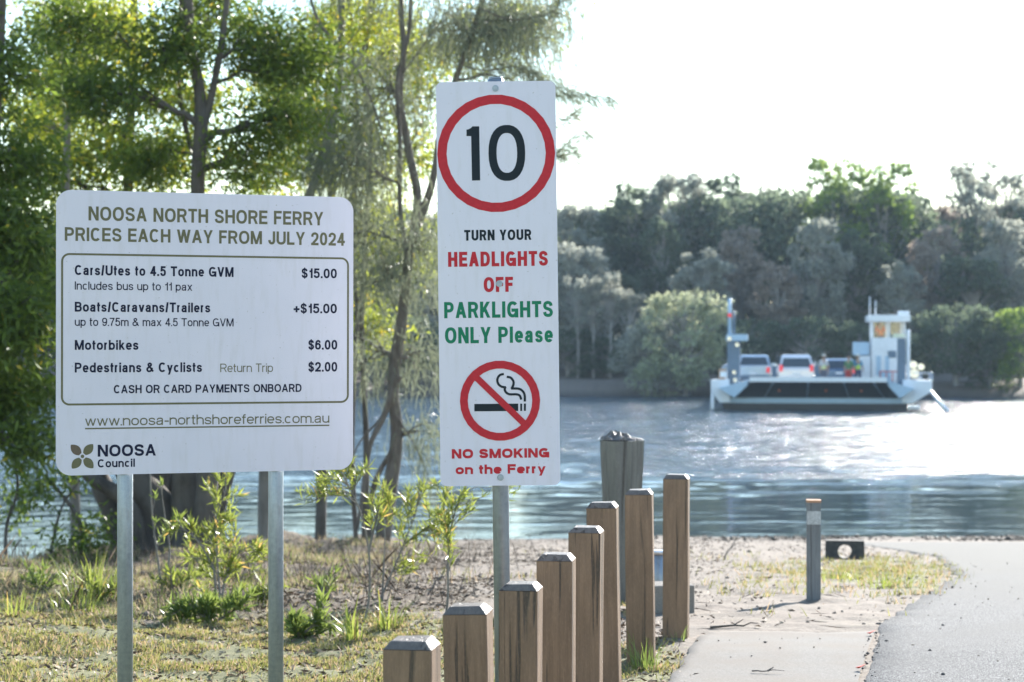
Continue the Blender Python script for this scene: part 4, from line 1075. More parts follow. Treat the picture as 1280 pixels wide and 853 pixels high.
def chips(L, W, h=.012, tilt=.35):
    def f(P, rng):
        n = len(P); a = rng.uniform(0, 6.28, n); D = np.stack([np.cos(a), np.sin(a), rng.normal(scale=tilt, size=n)], 1)
        P = P+np.array([[0, 0, 1.]])*rng.uniform(.001, h, (n, 1)); V, F = leaves_np(P, D, L, W, rng, 1)
        V = V.copy(); return V, F
    return f
gm = leaf_mat('lawn_blade', (.10, .12, .03), (.27, .28, .08), .4, .5, accent=(.38, .29, .16), acc=.36)
def dens_lawn(x, y): return (zone_grass(x, y)**1.5)*(.04+.96*smooth(-.2, .45, fbm(x, y, 15, .8)))*(1-flat_mask(x, y))
scatter('grass', gm, 230000, (-4.2, .9), (8.2, 14.5), dens_lawn, blades(.032, .0055), 1)
scatter('grass', gm, 60000, (-6, 1), (14.5, 26), lambda x, y: dens_lawn(x, y)*.8, blades(.08, .009), 2)
scatter('grass', gm, 52000, (1.5, 5.5), (12.5, 24), dens_lawn, blades(.06, .008), 3)
lm = N('dead_leaf_litter'); rnd = lm.n('ShaderNodeNewGeometry').outputs['Random Per Island']
lm.col(lm.ramp(rnd, [(0, (.045, .028, .018)), (.45, (.16, .10, .06)), (.8, (.29, .20, .13)), (1, (.46, .37, .27))])); lm.set(Roughness=.75); M['litter'] = lm.m
dg = leaf_mat('dry_straw', (.20, .16, .085), (.42, .36, .22), .35, .6, accent=(.16, .22, .05), acc=.3)
scatter('dry_grass', dg, 130000, (-7.5, .6), (11.5, 27), lambda x, y: zone_litter(x, y)*(.05+.95*smooth(-.15, .45, fbm(x, y, 51, 2.2)))*smooth(-.6, -2.6, x), blades(.075, .007), 21)
scatter('leaf_litter', M['litter'], 60000, (-7, 1.2), (11.2, 27), lambda x, y: zone_litter(x, y)*(1-.6*zone_grass(x, y))*(.25+.75*smooth(-.4, .3, fbm(x, y, 31, 1.2)))*smooth(30, 12, y), chips(.055, .017, .02), 4)
scatter('leaf_litter', M['litter'], 16000, (-3.5, .9), (8.4, 12.8), lambda x, y: .5+0*x, chips(.045, .014, .012), 5)
scatter('leaf_litter', M['litter'], 11000, (.2, 5.5), (10.8, 34), lambda x, y: (1-flat_mask(x, y))*(.05+.7*smooth(.1, .5, fbm(x, y, 33, 1.3))), chips(.05, .015, .012), 6)

def clods(name, mat, n, xr, yr, dens, size, seed):     # small lumpy pieces of soil, bark or stone
    rng = np.random.RandomState(seed); x = rng.uniform(*xr, n); y = rng.uniform(*yr, n); k = rng.uniform(size=n) < dens(x, y); x, y = x[k], y[k]; n = len(x)
    z = gz(x, y)+flat_mask(x, y)*.015; s = size*np.exp(rng.normal(scale=.5, size=n))
    t = np.array([(1, 0, 0), (-1, 0, 0), (0, 1, 0), (0, -1, 0), (0, 0, 1), (0, 0, -1)], float)
    V = t[None]*rng.uniform(.5, 1.1, (n, 6, 1))*s[:, None, None]*np.array([1, 1, .6]); a = rng.uniform(0, 6.28, n); c, q = np.cos(a)[:, None], np.sin(a)[:, None]
    V = np.stack([V[..., 0]*c-V[..., 1]*q, V[..., 0]*q+V[..., 1]*c, V[..., 2]], -1)+np.stack([x, y, z+s*.2], 1)[:, None]
    f = np.array([(0, 2, 4), (2, 1, 4), (1, 3, 4), (3, 0, 4), (2, 0, 5), (1, 2, 5), (3, 1, 5), (0, 3, 5)]); F = (np.arange(n)[:, None, None]*6+f[None]).reshape(-1, 3)
    o = link(name, mesh_np(name, V.reshape(-1, 3), [F]), mat); o['kind'] = 'stuff'
soil = simple('dark_soil', (.17, .13, .10), .9, 0, .5, 30); sandl = simple('sand_lump', (.25, .205, .16), .9, 0, .3, 20); M['soil'] = soil
clods('soil_clods', soil, 5000, (-6, .4), (12.5, 26), lambda x, y: zone_litter(x, y)*.6*smooth(-.3, .4, fbm(x, y, 41, 1.6)), .017, 7)
clods('sand_clods', sandl, 7000, (-.5, 5), (11.8, 34), lambda x, y: (1-flat_mask(x, y))*.7*smooth(-.2, .6, fbm(x, y, 42, 1.))*(1-.8*np.exp(-((x-1.6)/.6)**2-((y-13)/1)**2)), .011, 8)
def near_edge(x, y): return np.exp(-((x-road_left(y)-.02)/.05)**2)*.9+.012
clods('road_pebbles', sandl, 900, (1.0, 5.5), (9, 20), lambda x, y: flat_mask(x, y)*.5, .006, 12)
clods('edge_gravel', simple('dark_bitumen_crumb', (.07, .068, .066), .85, 0, .5, 40), 7000, (1.0, 5.0), (9, 13.5), near_edge, .008, 9)
wr = simple('dark_wrack', (.11, .09, .07), .9, 0, .5, 10)
clods('shore_wrack', wr, 26000, (1.2, 14), (31, 36), lambda x, y: np.exp(-((y-34.0-.6*np.sin(x*1.3))/1.1)**2)*.5*smooth(2.0, 4.0, x)*(.3+.7*smooth(-.3, .4, fbm(x, y, 61, 2))), .022, 10)
clods('shore_wrack', wr, 5000, (-7, 1.5), (21, 38), lambda x, y: np.exp(-((gz(x, y)-WATER-.12)/.12)**2)*.6, .025, 11)

tw = simple('dry_twig', (.16, .12, .09), .9, 0, .4, 20)
scatter('dry_twigs', tw, 5000, (-7, .3), (12.2, 24), lambda x, y: zone_litter(x, y)*(.1+.9*smooth(0, .5, fbm(x, y, 71, 1.6))), blades(.30, .006), 31)
scatter('fallen_twigs', tw, 9000, (-6, 4.5), (10.5, 30), lambda x, y: (1-flat_mask(x, y))*(.12+.5*zone_litter(x, y)), chips(.16, .007, .03, .12), 32)
def sticks():
    spec = [(905, 700, 22.0, .5, 35, 'thin dark stick standing up out of the sand left of the short post', 50), (900, 786, 0, .3, 12, 'dark twig lying at the tip of the short post shadow', 3), 
      (535, 745, 0, .45, 60, 'pale stick poking out of the mulch left of the second bollard', 35), (655, 672, 0, .8, 5, 'long thin stick lying on the far sand right of the tall sign', 6), (948, 845, 0, .16, -10, 'small dry twig lying on the pale concrete path', 2)]
    for i, (px, py, _, L, yaw, lb, el) in enumerate(spec):
        p = on_ground(px, py, 9, 36); rng = np.random.RandomState(80+i)
        t = thing('stick', lb, 'stick', (p.x, p.y, p.z+.012+(.012 if i == 4 else 0)))
        d = np.array([math.cos(R(yaw))*math.cos(R(el)), math.sin(R(yaw))*math.cos(R(el)), math.sin(R(el))]); a = -d*L*.2; b = d*L*.8
        m = curve3(a, b, rng, 7, .0, .03); V, F = tubes_np([(m, np.linspace(.009, .003, 7)*(1 if i != 4 else .45)), (curve3(m[3], m[3]+np.array([.1, .06, .05])*L*2, rng, 4, 0, .05), np.linspace(.005, .002, 4))], 6)
        link('twig', mesh_np('twig', V, [F], smooth_shade=True), M['bark_grey'] if i == 3 else M['bark'], t)
sticks()
for px, py, lb in ((1083, 798, 'small red leaf lying where the concrete meets the asphalt'), (1069, 842, 'tiny red leaf on the asphalt edge nearest the camera')):
    p = on_ground(px, py, 9, 20); V, F = leaves_np(np.array([[0, 0, .0]]), np.array([[1, .3, .12]]), .055, .03, np.random.RandomState(3), .1)
    o = link('red_leaf', mesh_np('red_leaf', V, [F]), simple('red_leaf', (.5, .06, .03), .5), None, (p.x, p.y, p.z+.03)); tag(o, lb, 'leaf')

# ------------------------------------------------------------------ far bank trees
def far_crown(seed, H, Rr, low, clumps, per, size, airy=0):
    rng = np.random.RandomState(seed); P = []; D = []; polys = [(np.array([(0, 0, -.5), (.1, 0, H*.3), (-.15, .1, H*.6), (.1, 0, H*.92)]), np.array([.22, .17, .11, .03]))]
    for _ in range(clumps):
        z = low+(H-low)*rng.uniform(0, 1)**.8; u = (z-low)/(H-low); rr = Rr*math.sqrt(max(0.02, 1-((u-.38)/.68)**2))
        a = rng.uniform(0, 6.28); q = rr*rng.uniform(.45 if not airy else .2, 1.0); c = np.array([math.cos(a)*q, math.sin(a)*q, z])
        polys.append((curve3((0, 0, z*.65), c, rng, 4, .02, .08), np.linspace(.07, .02, 4)))
        m = int(per*rng.uniform(.5, 1.5)); s = Rr*(.17 if airy else .21)*rng.uniform(.6, 1.3)
        v = rng.normal(size=(m, 3)); v /= np.linalg.norm(v, axis=1, keepdims=True); P.append(c+v*s*rng.uniform(.3, 1, (m, 1))*np.array([1, 1, .75])); D.append(v+np.array([[0, 0, -.4]]))
    cv, cf = leaves_np(np.concatenate(P), np.concatenate(D), size, size*.55, rng, 1)
    tv, tf = tubes_np(polys, 6)
    return mesh_np('trunk', tv, [tf], smooth_shade=True), mesh_np('crown', cv, [cf])
FT = {'tall': far_crown(1, 13, 2.9, 4.0, 60, 120, .34), 'airy': far_crown(2, 13, 2.6, 6.5, 34, 70, .30, 1), 'round': far_crown(3, 12, 3.6, 1.5, 75, 120, .36),
      'bush': far_crown(4, 5.6, 3.4, .1, 60, 120, .26), 'euc': far_crown(5, 14, 3.3, 5.0, 50, 105, .36, 1), 'mid': far_crown(6, 10, 3.0, .8, 70, 110, .34)}
FH = {'tall': 13, 'airy': 13, 'round': 12, 'bush': 5.6, 'euc': 14, 'mid': 10}
def far_tree(px, top, d, kind, mat, wid, rot, label, name='far_tree', cat='tree'):
    x = (px-640)/FPX*d; g = G(x, d); zt = EYE-(top-426.5)/FPX*d; sz = (zt-g)/FH[kind]
    t = thing(name, label, cat, (x, d, g), R(rot), 'trees on the far river bank'); t.scale = (sz*wid, sz*wid, sz)
    tm, cm = FT[kind]
    a = bpy.data.objects.new('trunk', tm); b = bpy.data.objects.new('crown', cm)
    for o in (a, b): COL.objects.link(o); o.parent = t
    if not tm.materials: tm.materials.append(M['bark_far'])
    if not cm.materials: cm.materials.append(mat)
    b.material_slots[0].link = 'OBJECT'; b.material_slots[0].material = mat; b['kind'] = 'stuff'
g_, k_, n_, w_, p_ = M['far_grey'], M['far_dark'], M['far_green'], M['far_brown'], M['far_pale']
FAR = [
 (448, 285, 146, 'mid', k_, 1.1, 10, 'far dark tree across the river just right of the price sign edge'),
 (492, 262, 150, 'round', k_, 1, 60, 'far dark tree across the river directly behind the she oak trunk'),
 (535, 275, 147, 'mid', g_, 1.1, 120, 'far greyish tree across the river just left of the tall sign'),
 (716, 262, 152, 'round', g_, .9, 200, 'far grey tree immediately right of the tall sign, lower left of the tree line'),
 (752, 270, 154, 'round', k_, .85, 20, 'far tree in the dip of the tree line right of the tall sign'),
 (795, 232, 156, 'tall', k_, 1.0, 80, 'far dark tall tree where the tree line first steps up'),
 (848, 224, 157, 'round', g_, .85, 140, 'far grey green tree with broad top, above the pale rounded bush'),
 (898, 222, 158, 'tall', k_, 1.05, 250, 'far tall dark tree, highest left of the ferry mast'),
 (945, 236, 158, 'tall', g_, 1.0, 300, 'far grey tree above the left end of the ferry'),
 (985, 236, 154, 'euc', k_, .9, 50, 'far dark green tree above the white car on the ferry'),
 (1045, 198, 153, 'euc', n_, 1.0, 15, 'far bright green gum, tallest above the middle of the ferry'),
 (1105, 204, 152, 'euc', n_, .95, 170, 'far bright green gum above the ferry wheelhouse, second tallest'),
 (1150, 262, 156, 'tall', g_, .8, 90, 'far grey tree in the sky gap right of the green gums'),
 (1190, 262, 158, 'round', w_, .8, 33, 'far brownish tree below the sky gap at right'),
 (1218, 196, 154, 'airy', g_, .85, 200, 'far wispy grey tree standing tall right of the sky gap'),
 (1262, 212, 155, 'airy', g_, 1.0, 280, 'far wispy grey tree at the right edge, slightly shorter'),
 (1300, 240, 156, 'tall', g_, 1.1, 70, 'far grey tree cut by the right edge of the picture'),
 (722, 310, 143, 'mid', g_, 1.1, 12, 'far grey lower tree behind the beach beside the tall sign'),
 (775, 345, 144, 'mid', k_, 1.1, 77, 'far dark lower tree above the beach, left of the pale bush'),
 (830, 275, 148, 'tall', k_, .8, 45, 'far dark blue green tree directly behind the pale rounded bush'),
 (880, 315, 141, 'tall', g_, 1.2, 190, 'far grey tree behind the ferry mast'),
 (925, 285, 147, 'tall', w_, 1.1, 310, 'far brown tinged tree behind the left deck of the ferry'),
 (972, 330, 141, 'tall', w_, 1.2, 99, 'far reddish brown tree behind the white car on the ferry'),
 (1020, 280, 143, 'round', g_, .85, 222, 'far grey tree below the tallest green gum'),
 (1072, 290, 145, 'tall', k_, 1.2, 5, 'far dark tree just left of the ferry wheelhouse'),
 (1125, 330, 141, 'tall', g_, 1.1, 150, 'far grey green tree directly behind the ferry wheelhouse'),
 (1168, 285, 146, 'tall', w_, 1.1, 260, 'far brown grey tree right of the ferry wheelhouse'),
 (1215, 325, 143, 'mid', k_, 1.2, 320, 'far dark tree beneath the wispy grey tree'),
 (1262, 280, 146, 'round', g_, .9, 30, 'far grey green tree behind the bushes at the right edge'),
]
for (px, top, wd, lb) in ((722, 345, .5, 'slender pale trunked far tree nearest the tall sign, above the beach'), (742, 355, .5, 'second slender pale trunked far tree right of the tall sign'), (763, 340, .5, 'third slender pale trunked far tree, in the middle of the beach'), (787, 362, .5, 'slender pale trunked far tree just left of the bushes on the beach')):
    FAR.append((px, top, 137.5, 'airy', M['far_grey'], 1.0, px*7 % 360, lb))
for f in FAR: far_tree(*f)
BUSH = [
 (858, 374, 130, 'bush', p_, 1.0, 10, 'pale yellow green rounded bush on the far bank left of the ferry'),
 (815, 405, 131, 'bush', g_, .9, 80, 'darker grey bush leaning against the pale rounded bush'),
 (1195, 388, 131, 'bush', k_, 1.15, 140, 'big dark green rounded bush on the far bank right of the ferry'),
 (1238, 402, 130, 'bush', k_, 1.0, 200, 'dark bush between the big dark bush and the bright one'),
 (1275, 392, 130, 'bush', n_, 1.0, 33, 'bright green bush on the far bank at the right edge'),
 (1142, 422, 132, 'bush', p_, .8, 270, 'small pale green bush just right of the ferry wheelhouse'),
 (1010, 402, 133, 'bush', k_, 1.1, 55, 'dark bush behind the cars on the ferry'),
 (940, 405, 133, 'bush', k_, 1.1, 155, 'dark bush behind the left ferry pylon'),
 (1075, 408, 133, 'bush', k_, 1.1, 255, 'dark bush behind the people on the ferry'),
 (760, 425, 139, 'bush', k_, 1.8, 20, 'dark undergrowth bush at the back of the far beach'),
 (710, 415, 139, 'bush', k_, 1.5, 120, 'dark undergrowth bush on the far beach beside the tall sign'),
 (500, 400, 134, 'bush', k_, 1.4, 220, 'dark far bank bush seen between the two signs'),
]
for f in BUSH: far_tree(*f, name='far_bush', cat='bush')
def woodland():
    rng = np.random.RandomState(77); P, D = [], []
    def add(x, y, h, r, n):
        g = G(x, y); u = rng.uniform(0, 1, n)**.8; a = rng.uniform(0, 6.28, n); q = r*np.sqrt(rng.uniform(.2, 1, n))*np.sqrt(np.clip(1-((u-.35)/.72)**2, .03, 1))
        P.append(np.stack([x+np.cos(a)*q, y+np.sin(a)*q, g+u*h], 1)); D.append(rng.normal(size=(n, 3)))
    for i in range(150):                              # a lower wood behind the trees one can tell apart
        px = rng.uniform(680, 1330) if i < 60 else rng.uniform(-60, 600); dd = rng.uniform(150, 178)
        if i < 60:
            h = np.interp(px, [700, 780, 900, 1050, 1130, 1170, 1230, 1300], [275, 262, 250, 240, 245, 285, 262, 262])
        else: h = rng.uniform(265, 320)
        x = (px-640)/FPX*dd; add(x, dd, EYE-(h-426.5)/FPX*dd-G(x, dd), 3.6, 1500)
    for i in range(130):                              # and on along both banks outside the picture
        x = rng.uniform(-150, -38) if i % 2 else rng.uniform(44, 170); y = rng.uniform(132, 165); add(x, y, rng.uniform(7, 12), 4.5, 500)
    V, F = leaves_np(np.concatenate(P), np.concatenate(D), .55, .32, rng, 1)
    o = link('far_woodland', mesh_np('far_woodland', V, [F]), M['far_dark']); o['kind'] = 'stuff'
woodland()
# ------------------------------------------------------------------ the cable ferry
FD = 104.0; FX = (1020-640)/FPX*FD
ferry = thing('cable_ferry', 'white vehicle ferry crossing the river with its dark ramp raised', 'ferry', (FX, FD, WATER), R(-8.2))
def on_deck(x, y): c, q = math.cos(R(-8.2)), math.sin(R(-8.2)); return FX+x*c-y*q, FD+x*q+y*c
def fpart(name, mb, mat, parent=ferry): return mb.build(name, mat, parent)
LEN = 26.0; DK = 1.12
m = MB(); m.prism([(-4.85, .34), (4.7, .34), (4.55, -.5), (-4.7, -.5)], .0, LEN); fpart('hull', m, M['hull_black'])
m = MB(); m.prism([(-5.0, .345), (4.95, .345), (4.95, .62), (-5.0, .62)], -.05, LEN+.05); hb = fpart('rubbing_band', m, M['blue_boat'])
m = MB(); m.prism([(-5.0, .625), (4.95, .625), (4.95, DK), (-5.0, DK)], .02, LEN); fpart('deck', m, M['slate_boat'])
# raised boarding ramp: wide at the hinge, narrower at the lip, dark underside towards the camera
rp = MB(); bm = rp.bm
a = [(-4.2, -.06, .64), (4.25, -.06, .64), (3.45, -1.9, 1.5), (-3.3, -1.9, 1.5)]; tk = (0, .10, .16)
v0 = [bm.verts.new(p) for p in a]; v1 = [bm.verts.new((p[0], p[1]+tk[1], p[2]+tk[2])) for p in a]
bm.faces.new(v0); bm.faces.new(v1[::-1])
for i in range(4): bm.faces.new([v0[i], v1[i], v1[(i+1) % 4], v0[(i+1) % 4]])
ramp = fpart('ramp', rp, M['dark_boat'])
m = MB(); m.box(-3.4, 3.55, -2.02, -1.905, 1.5, 1.74); fpart('ramp_lip', m, M['white_boat'], ramp)
for x in (-2.2, -.4, 1.4, 2.9):
    m = MB(); m.tube([(x*1.2, -.14, .70), (x, -1.88, 1.44)], .05, 6); fpart('ramp_rib', m, M['slate_boat'], ramp)
for x in (-1.9, .5, 2.3):
    m = MB(); m.box(x-.05, x+.05, -1.0, -.96, .98, 1.10); fpart('ramp_marker', m, simple('orange_marker', (.5, .12, .04), .5), ramp)
for sx, xs in ((-1, (-4.2, -3.3, -5.0, -5.45)), (1, (4.25, 3.45, 4.95, 5.9))):     # the flared wings beside the ramp
    m = MB(); m.prism([(xs[0], .66), (xs[1], 1.5), (xs[1]-sx*.0, 1.62), (xs[2], 1.15)], -1.4, -.1); fpart('ramp_wing', m, M['blue_boat'])
    m = MB(); m.prism([(xs[2]-sx*.55, .40), (xs[2], .40), (xs[3], 1.0), (xs[3], 1.55), (xs[2]-sx*.5, 1.60)][::sx], -.5, 1.6); fpart('bow_corner', m, M['white_boat'])
for sx in (-1, 1):                                    # side bulwarks with rails
    x = -4.92 if sx < 0 else 4.87
    m = MB(); m.box(x-.05, x+.05, 1.7, LEN, DK+.002, DK+.75); fpart('bulwark', m, M['white_boat'])
    r_ = MB()
    for k in range(9): r_.tube([(x, 2+k*2.9, DK+.75), (x, 2+k*2.9, DK+1.15)], .03, 6)
    r_.tube([(x, 2, DK+1.15), (x, LEN-.8, DK+1.15)], .03, 6); fpart('side_rail', r_, M['steel'])
m = MB(); m.box(-4.0, 4.0, LEN-.1, LEN, DK, DK+.9); fpart('far_ramp', m, M['slate_boat'])
# left pylon with mast
m = MB(); m.box(-4.62, -3.95, .2, .9, DK, 3.9, bevel=.04); py = fpart('ramp_pylon', m, M['slate_boat'])
m = MB(); m.box(-4.68, -3.55, .1, 1.0, 3.6, 3.95, bevel=.03); fpart('winch_head', m, M['blue_boat'], py)
m = MB(); m.tube([(-4.5, .5, 3.96), (-4.5, .5, 5.85)], .10, 8); m2 = fpart('mast', m, M['blue_boat'], py)
m = MB(); m.tube([(-4.28, .5, 3.96), (-4.28, .5, 5.2)], .07, 8); fpart('mast', m, M['slate_boat'], py)
m = MB(); m.tube([(-4.5, .36, 4.87), (-4.5, .36, 5.05)], .10, 8); fpart('red_mast_lamp', m, M['red_lens'], py)
for z, x in ((3.72, -4.5), (3.4, -4.1), (1.55, -4.2), (1.95, -4.25)):
    m = MB(); m.tube([(x, .02, z), (x, .12, z)], .11, 10); fpart('round_lamp', m, M['steel'], py)
m = MB(); m.box(-5.05, -4.72, -.1, .5, 1.3, 2.1, bevel=.02); fpart('side_box', m, simple('tan_paint', (.50, .30, .18), .5))
m = MB(); m.box(-4.98, -4.62, -.16, .1, 1.7, 2.0, bevel=.02); fpart('side_hatch', m, M['white_boat'])
# right pylon
m = MB(); m.box(4.2, 4.6, .1, .8, DK, 3.75, bevel=.03); py = fpart('ramp_pylon', m, M['slate_boat'])
m = MB(); m.tube([(4.75, .3, DK), (4.75, .3, 4.2)], .09, 8); fpart('stay_post', m, M['white_boat'], py)
m = MB(); m.box(3.95, 4.55, .0, .2, 3.78, 3.98, bevel=.03); fpart('lamp_bar', m, simple('pale_lamp_glass', (.75, .8, .6), .2), py)
# wheelhouse on its tower
wh = MB(); wh.box(2.95, 4.72, 2.2, 5.4, DK, 3.78, bevel=.02); tower = fpart('wheelhouse', wh, M['white_boat'])
for x in (2.99, 3.85, 4.66):
    for y in (2.25, 5.35):
        m = MB(); m.box(x-.05, x+.05, y-.04, y+.04, 3.785, 4.62); fpart('window_post', m, M['white_boat'], tower)
for (x0, x1) in ((3.05, 3.79), (3.91, 4.60)):
    for y in (2.25, 5.35):
        m = MB(); m.box(x0, x1, y-.012, y+.012, 3.79, 4.615); fpart('window', m, None, tower)
m = MB(); m.box(2.72, 4.95, 1.85, 5.7, 4.63, 4.98, bevel=.04); roof = fpart('roof', m, M['white_boat'], tower)
m = MB(); m.box(4.35, 4.92, 2.4, 3.3, 4.985, 5.2, bevel=.03); fpart('roof_box', m, M['white_boat'], tower)
for x, h in ((2.85, 5.95), (3.15, 5.75)):
    m = MB(); m.tube([(x, 2.4, 4.985), (x, 2.4, h)], .035, 6); fpart('aerial', m, M['white_boat'], tower)
for x, z, w, h in ((3.3, 2.3, .12, .5), (3.75, 2.35, .10, .45), (4.0, 2.9, .22, .18), (3.6, 1.6, .3, .35)):
    m = MB(); m.box(x-w, x+w, 2.15, 2.19, z-h, z+h); fpart('side_panel', m, M['blue_boat'] if h > .3 else M['slate_boat'], tower)
m = MB(); m.box(2.0, 2.85, 3.2, 4.6, 2.85, 3.55, bevel=.05); fpart('awning', m, M['blue_boat'], tower)
m = MB(); m.box(2.25, 2.9, 2.6, 4.4, DK, 2.8, bevel=.02); fpart('stair_housing', m, M['white_boat'], tower)
m = MB()
for k in range(4): m.tube([(3.35+k*.32, 1.2, DK), (3.35+k*.32, 1.2, 2.0)], .03, 6)
m.tube([(3.3, 1.2, 2.0), (4.35, 1.2, 2.0)], .035, 6); fpart('red_gate', m, simple('red_gate_paint', (.6, .12, .10), .5), tower)
for x, z, r_ in ((5.05, 2.35, .20), (5.45, 2.25, .17), (5.1, 1.9, .24), (5.35, 1.45, .15)):
    m = MB(); m.tube([(x, .9, z), (x, 1.3, z)], r_, 14); fpart('shiny_drum', m, M['steel'])
m = MB(); m.box(4.97, 6.0, .0, 2.2, .95, 1.12); fpart('side_platform', m, M['slate_boat'])
m = MB()
for x in (5.4, 5.95): m.tube([(x, .05, 1.12), (x, .05, 1.95)], .03, 6); m.tube([(x, 2.1, 1.12), (x, 2.1, 1.95)], .03, 6)
m.tube([(5.95, .05, 1.95), (5.95, 2.1, 1.95)], .03, 6); m.tube([(5.0, .05, 1.95), (5.95, .05, 1.95)], .03, 6); fpart('platform_rail', m, M['steel'])
m = MB(); m.tube([(5.72, -.3, 1.15), (6.95, -1.2, -.35)], .085, 10); fpart('guide_pole', m, M['white_boat'])
m = MB(); m.tube([(-5.35, -.3, .95), (-5.38, -.5, -.3)], .10, 10); fpart('guide_pole', m, M['white_boat'])
m = MB(); m.tube([(4.7, -.1, .15), (5.3, -.1, .15)], .11, 10); fpart('fender', m, M['white_boat'])
gl = N('clear_window_glass'); gl.col((.8, .88, .9)); gl.set(Roughness=.03, IOR=1.45); gl.b.inputs['Transmission Weight'].default_value = 1
for o in tower.children:
    if o.name.startswith('window') and 'post' not in o.name: o.data.materials.clear(); o.data.materials.append(gl.m)

def car(label, x, y, body_c, kind, rz=0):
    t = thing('parked_car', label, 'car', (*on_deck(x, y), WATER+DK), rz+R(-8.2), 'cars parked on the ferry deck')
    paint = simple('car_paint_'+kind, body_c, .22, .3, .04, 3)
    L, W, H = {'suv': (4.8, .94, 1.74), 'hatch': (4.3, .89, 1.5), 'ute': (5.1, .93, 1.70)}[kind]
    def loft(rows, mat, name, par=t):
        m = MB(); bm = m.bm; rg = []
        for (y0, z0, w0) in rows: rg.append([bm.verts.new((-w0, y0, z0)), bm.verts.new((w0, y0, z0))])
        return m
    sh = {'suv': [(0, .45), (0, .95), (.12, 1.05), (.28, 1.62), (.55, H), (2.6, H), (3.3, 1.12), (4.6, .95), (L, .75), (L, .4)],
          'hatch': [(0, .42), (.02, .85), (.15, .95), (.65, 1.42), (1.1, H), (2.3, H), (3.15, .98), (4.15, .82), (L, .65), (L, .36)],
          'ute': [(0, .5), (0, 1.08), (1.75, 1.10), (1.8, 1.08), (2.0, 1.62), (2.25, H), (3.1, H), (3.75, 1.15), (4.95, 1.0), (L, .8), (L, .45)]}[kind]
    m = MB(); bm = m.bm; ring = []
    def wid(z): return W if z < 1.0 else W-(z-1.0)*.27
    for sx in (-1, 1):
        ring.append([bm.verts.new((sx*wid(z), yy, z)) for yy, z in sh])
    n = len(sh)
    bm.faces.new(ring[0]); bm.faces.new(ring[1][::-1])
    for i in range(n):
        j = (i+1) % n; bm.faces.new([ring[0][i], ring[1][i], ring[1][j], ring[0][j]])
    bmesh.ops.bevel(bm, geom=[e for e in bm.edges], offset=.045, segments=2, affect='EDGES')
    body = m.build('body', paint, t)
    a, b = {'suv': ((.13, 1.08), (.27, 1.56)), 'hatch': ((.17, .98), (.60, 1.38)), 'ute': ((1.82, 1.14), (1.99, 1.58))}[kind]
    m = MB(); bm = m.bm; e = -.02
    q = [(-(wid(a[1])-.10), a[0]+e, a[1]), (wid(a[1])-.10, a[0]+e, a[1]), (wid(b[1])-.12, b[0]+e, b[1]), (-(wid(b[1])-.12), b[0]+e, b[1])]
    v = [bm.verts.new(p) for p in q]; v2 = [bm.verts.new((p[0], p[1]+.06, p[2])) for p in q]
    bm.faces.new(v); bm.faces.new(v2[::-1])
    for i in range(4): bm.faces.new([v[i], v2[i], v2[(i+1) % 4], v[(i+1) % 4]])
    m.build('rear_window', M['glass_dark'], t)
    ys = {'suv': (.6, 2.9), 'hatch': (.9, 2.8), 'ute': (2.15, 3.4)}[kind]
    for sx in (-1, 1):
        m = MB(); m.prism([(ys[0], 1.12), (ys[1], 1.12), (ys[1]-.45, H-.14), (ys[0]+.1, H-.14)], sx*(W-.16), sx*(W-.045), 'x'); m.build('side_window', M['glass_dark'], t)
        z0 = {'suv': (.85, 1.2), 'hatch': (.72, .95), 'ute': (.75, 1.05)}[kind]
        m = MB(); m.box(sx*(W-.13)-.09, sx*(W-.13)+.09, -.03, .1, z0[0], z0[1], bevel=.015); m.build('tail_light', M['red_lens'], t)
        m = MB(); m.box(sx*(W+.08)-.09, sx*(W+.08)+.09, ys[1]-.25, ys[1]-.12, 1.08, 1.25, bevel=.02); m.build('wing_mirror', paint, t)
        for yy in (.85, L-.95):
            m = MB(); m.tube([(sx*(W-.2), yy, .34), (sx*(W+.015), yy, .34)], .34, 20); w = m.build('tyre', M['rubber'], t)
            m = MB(); m.tube([(sx*(W+.016), yy, .34), (sx*(W+.03), yy, .34)], .20, 12); m.build('rim', M['steel'], w)
    m = MB(); m.box(-W+.05, W-.05, -.08, .02, .38, .62, bevel=.03); m.build('rear_bumper', M['slate_boat'] if kind == 'ute' else paint, t)
    m = MB(); m.box(-.19, .19, -.095, -.083, .66, .78); m.build('number_plate', M['white_boat'], t)
    if kind == 'suv':
        for sx in (-1, 1): m = MB(); m.tube([(sx*.62, .6, H+.03), (sx*.62, 2.5, H+.03)], .022, 6); m.build('roof_rail', M['steel'], t)
car('white four wheel drive wagon with tailgate facing the camera on the ferry', -1.02, 2.4, (.78, .79, .82), 'suv', R(2))
car('pale blue grey utility at the left of the ferry deck', -3.35, 4.5, (.42, .52, .62), 'ute')
car('dark blue hatchback right of the white wagon on the ferry', 1.3, 5.5, (.10, .17, .28), 'hatch')
car('silver hatchback farther up the ferry deck between the blue hatchback and the wagon', -.9, 12.0, (.5, .52, .55), 'hatch')

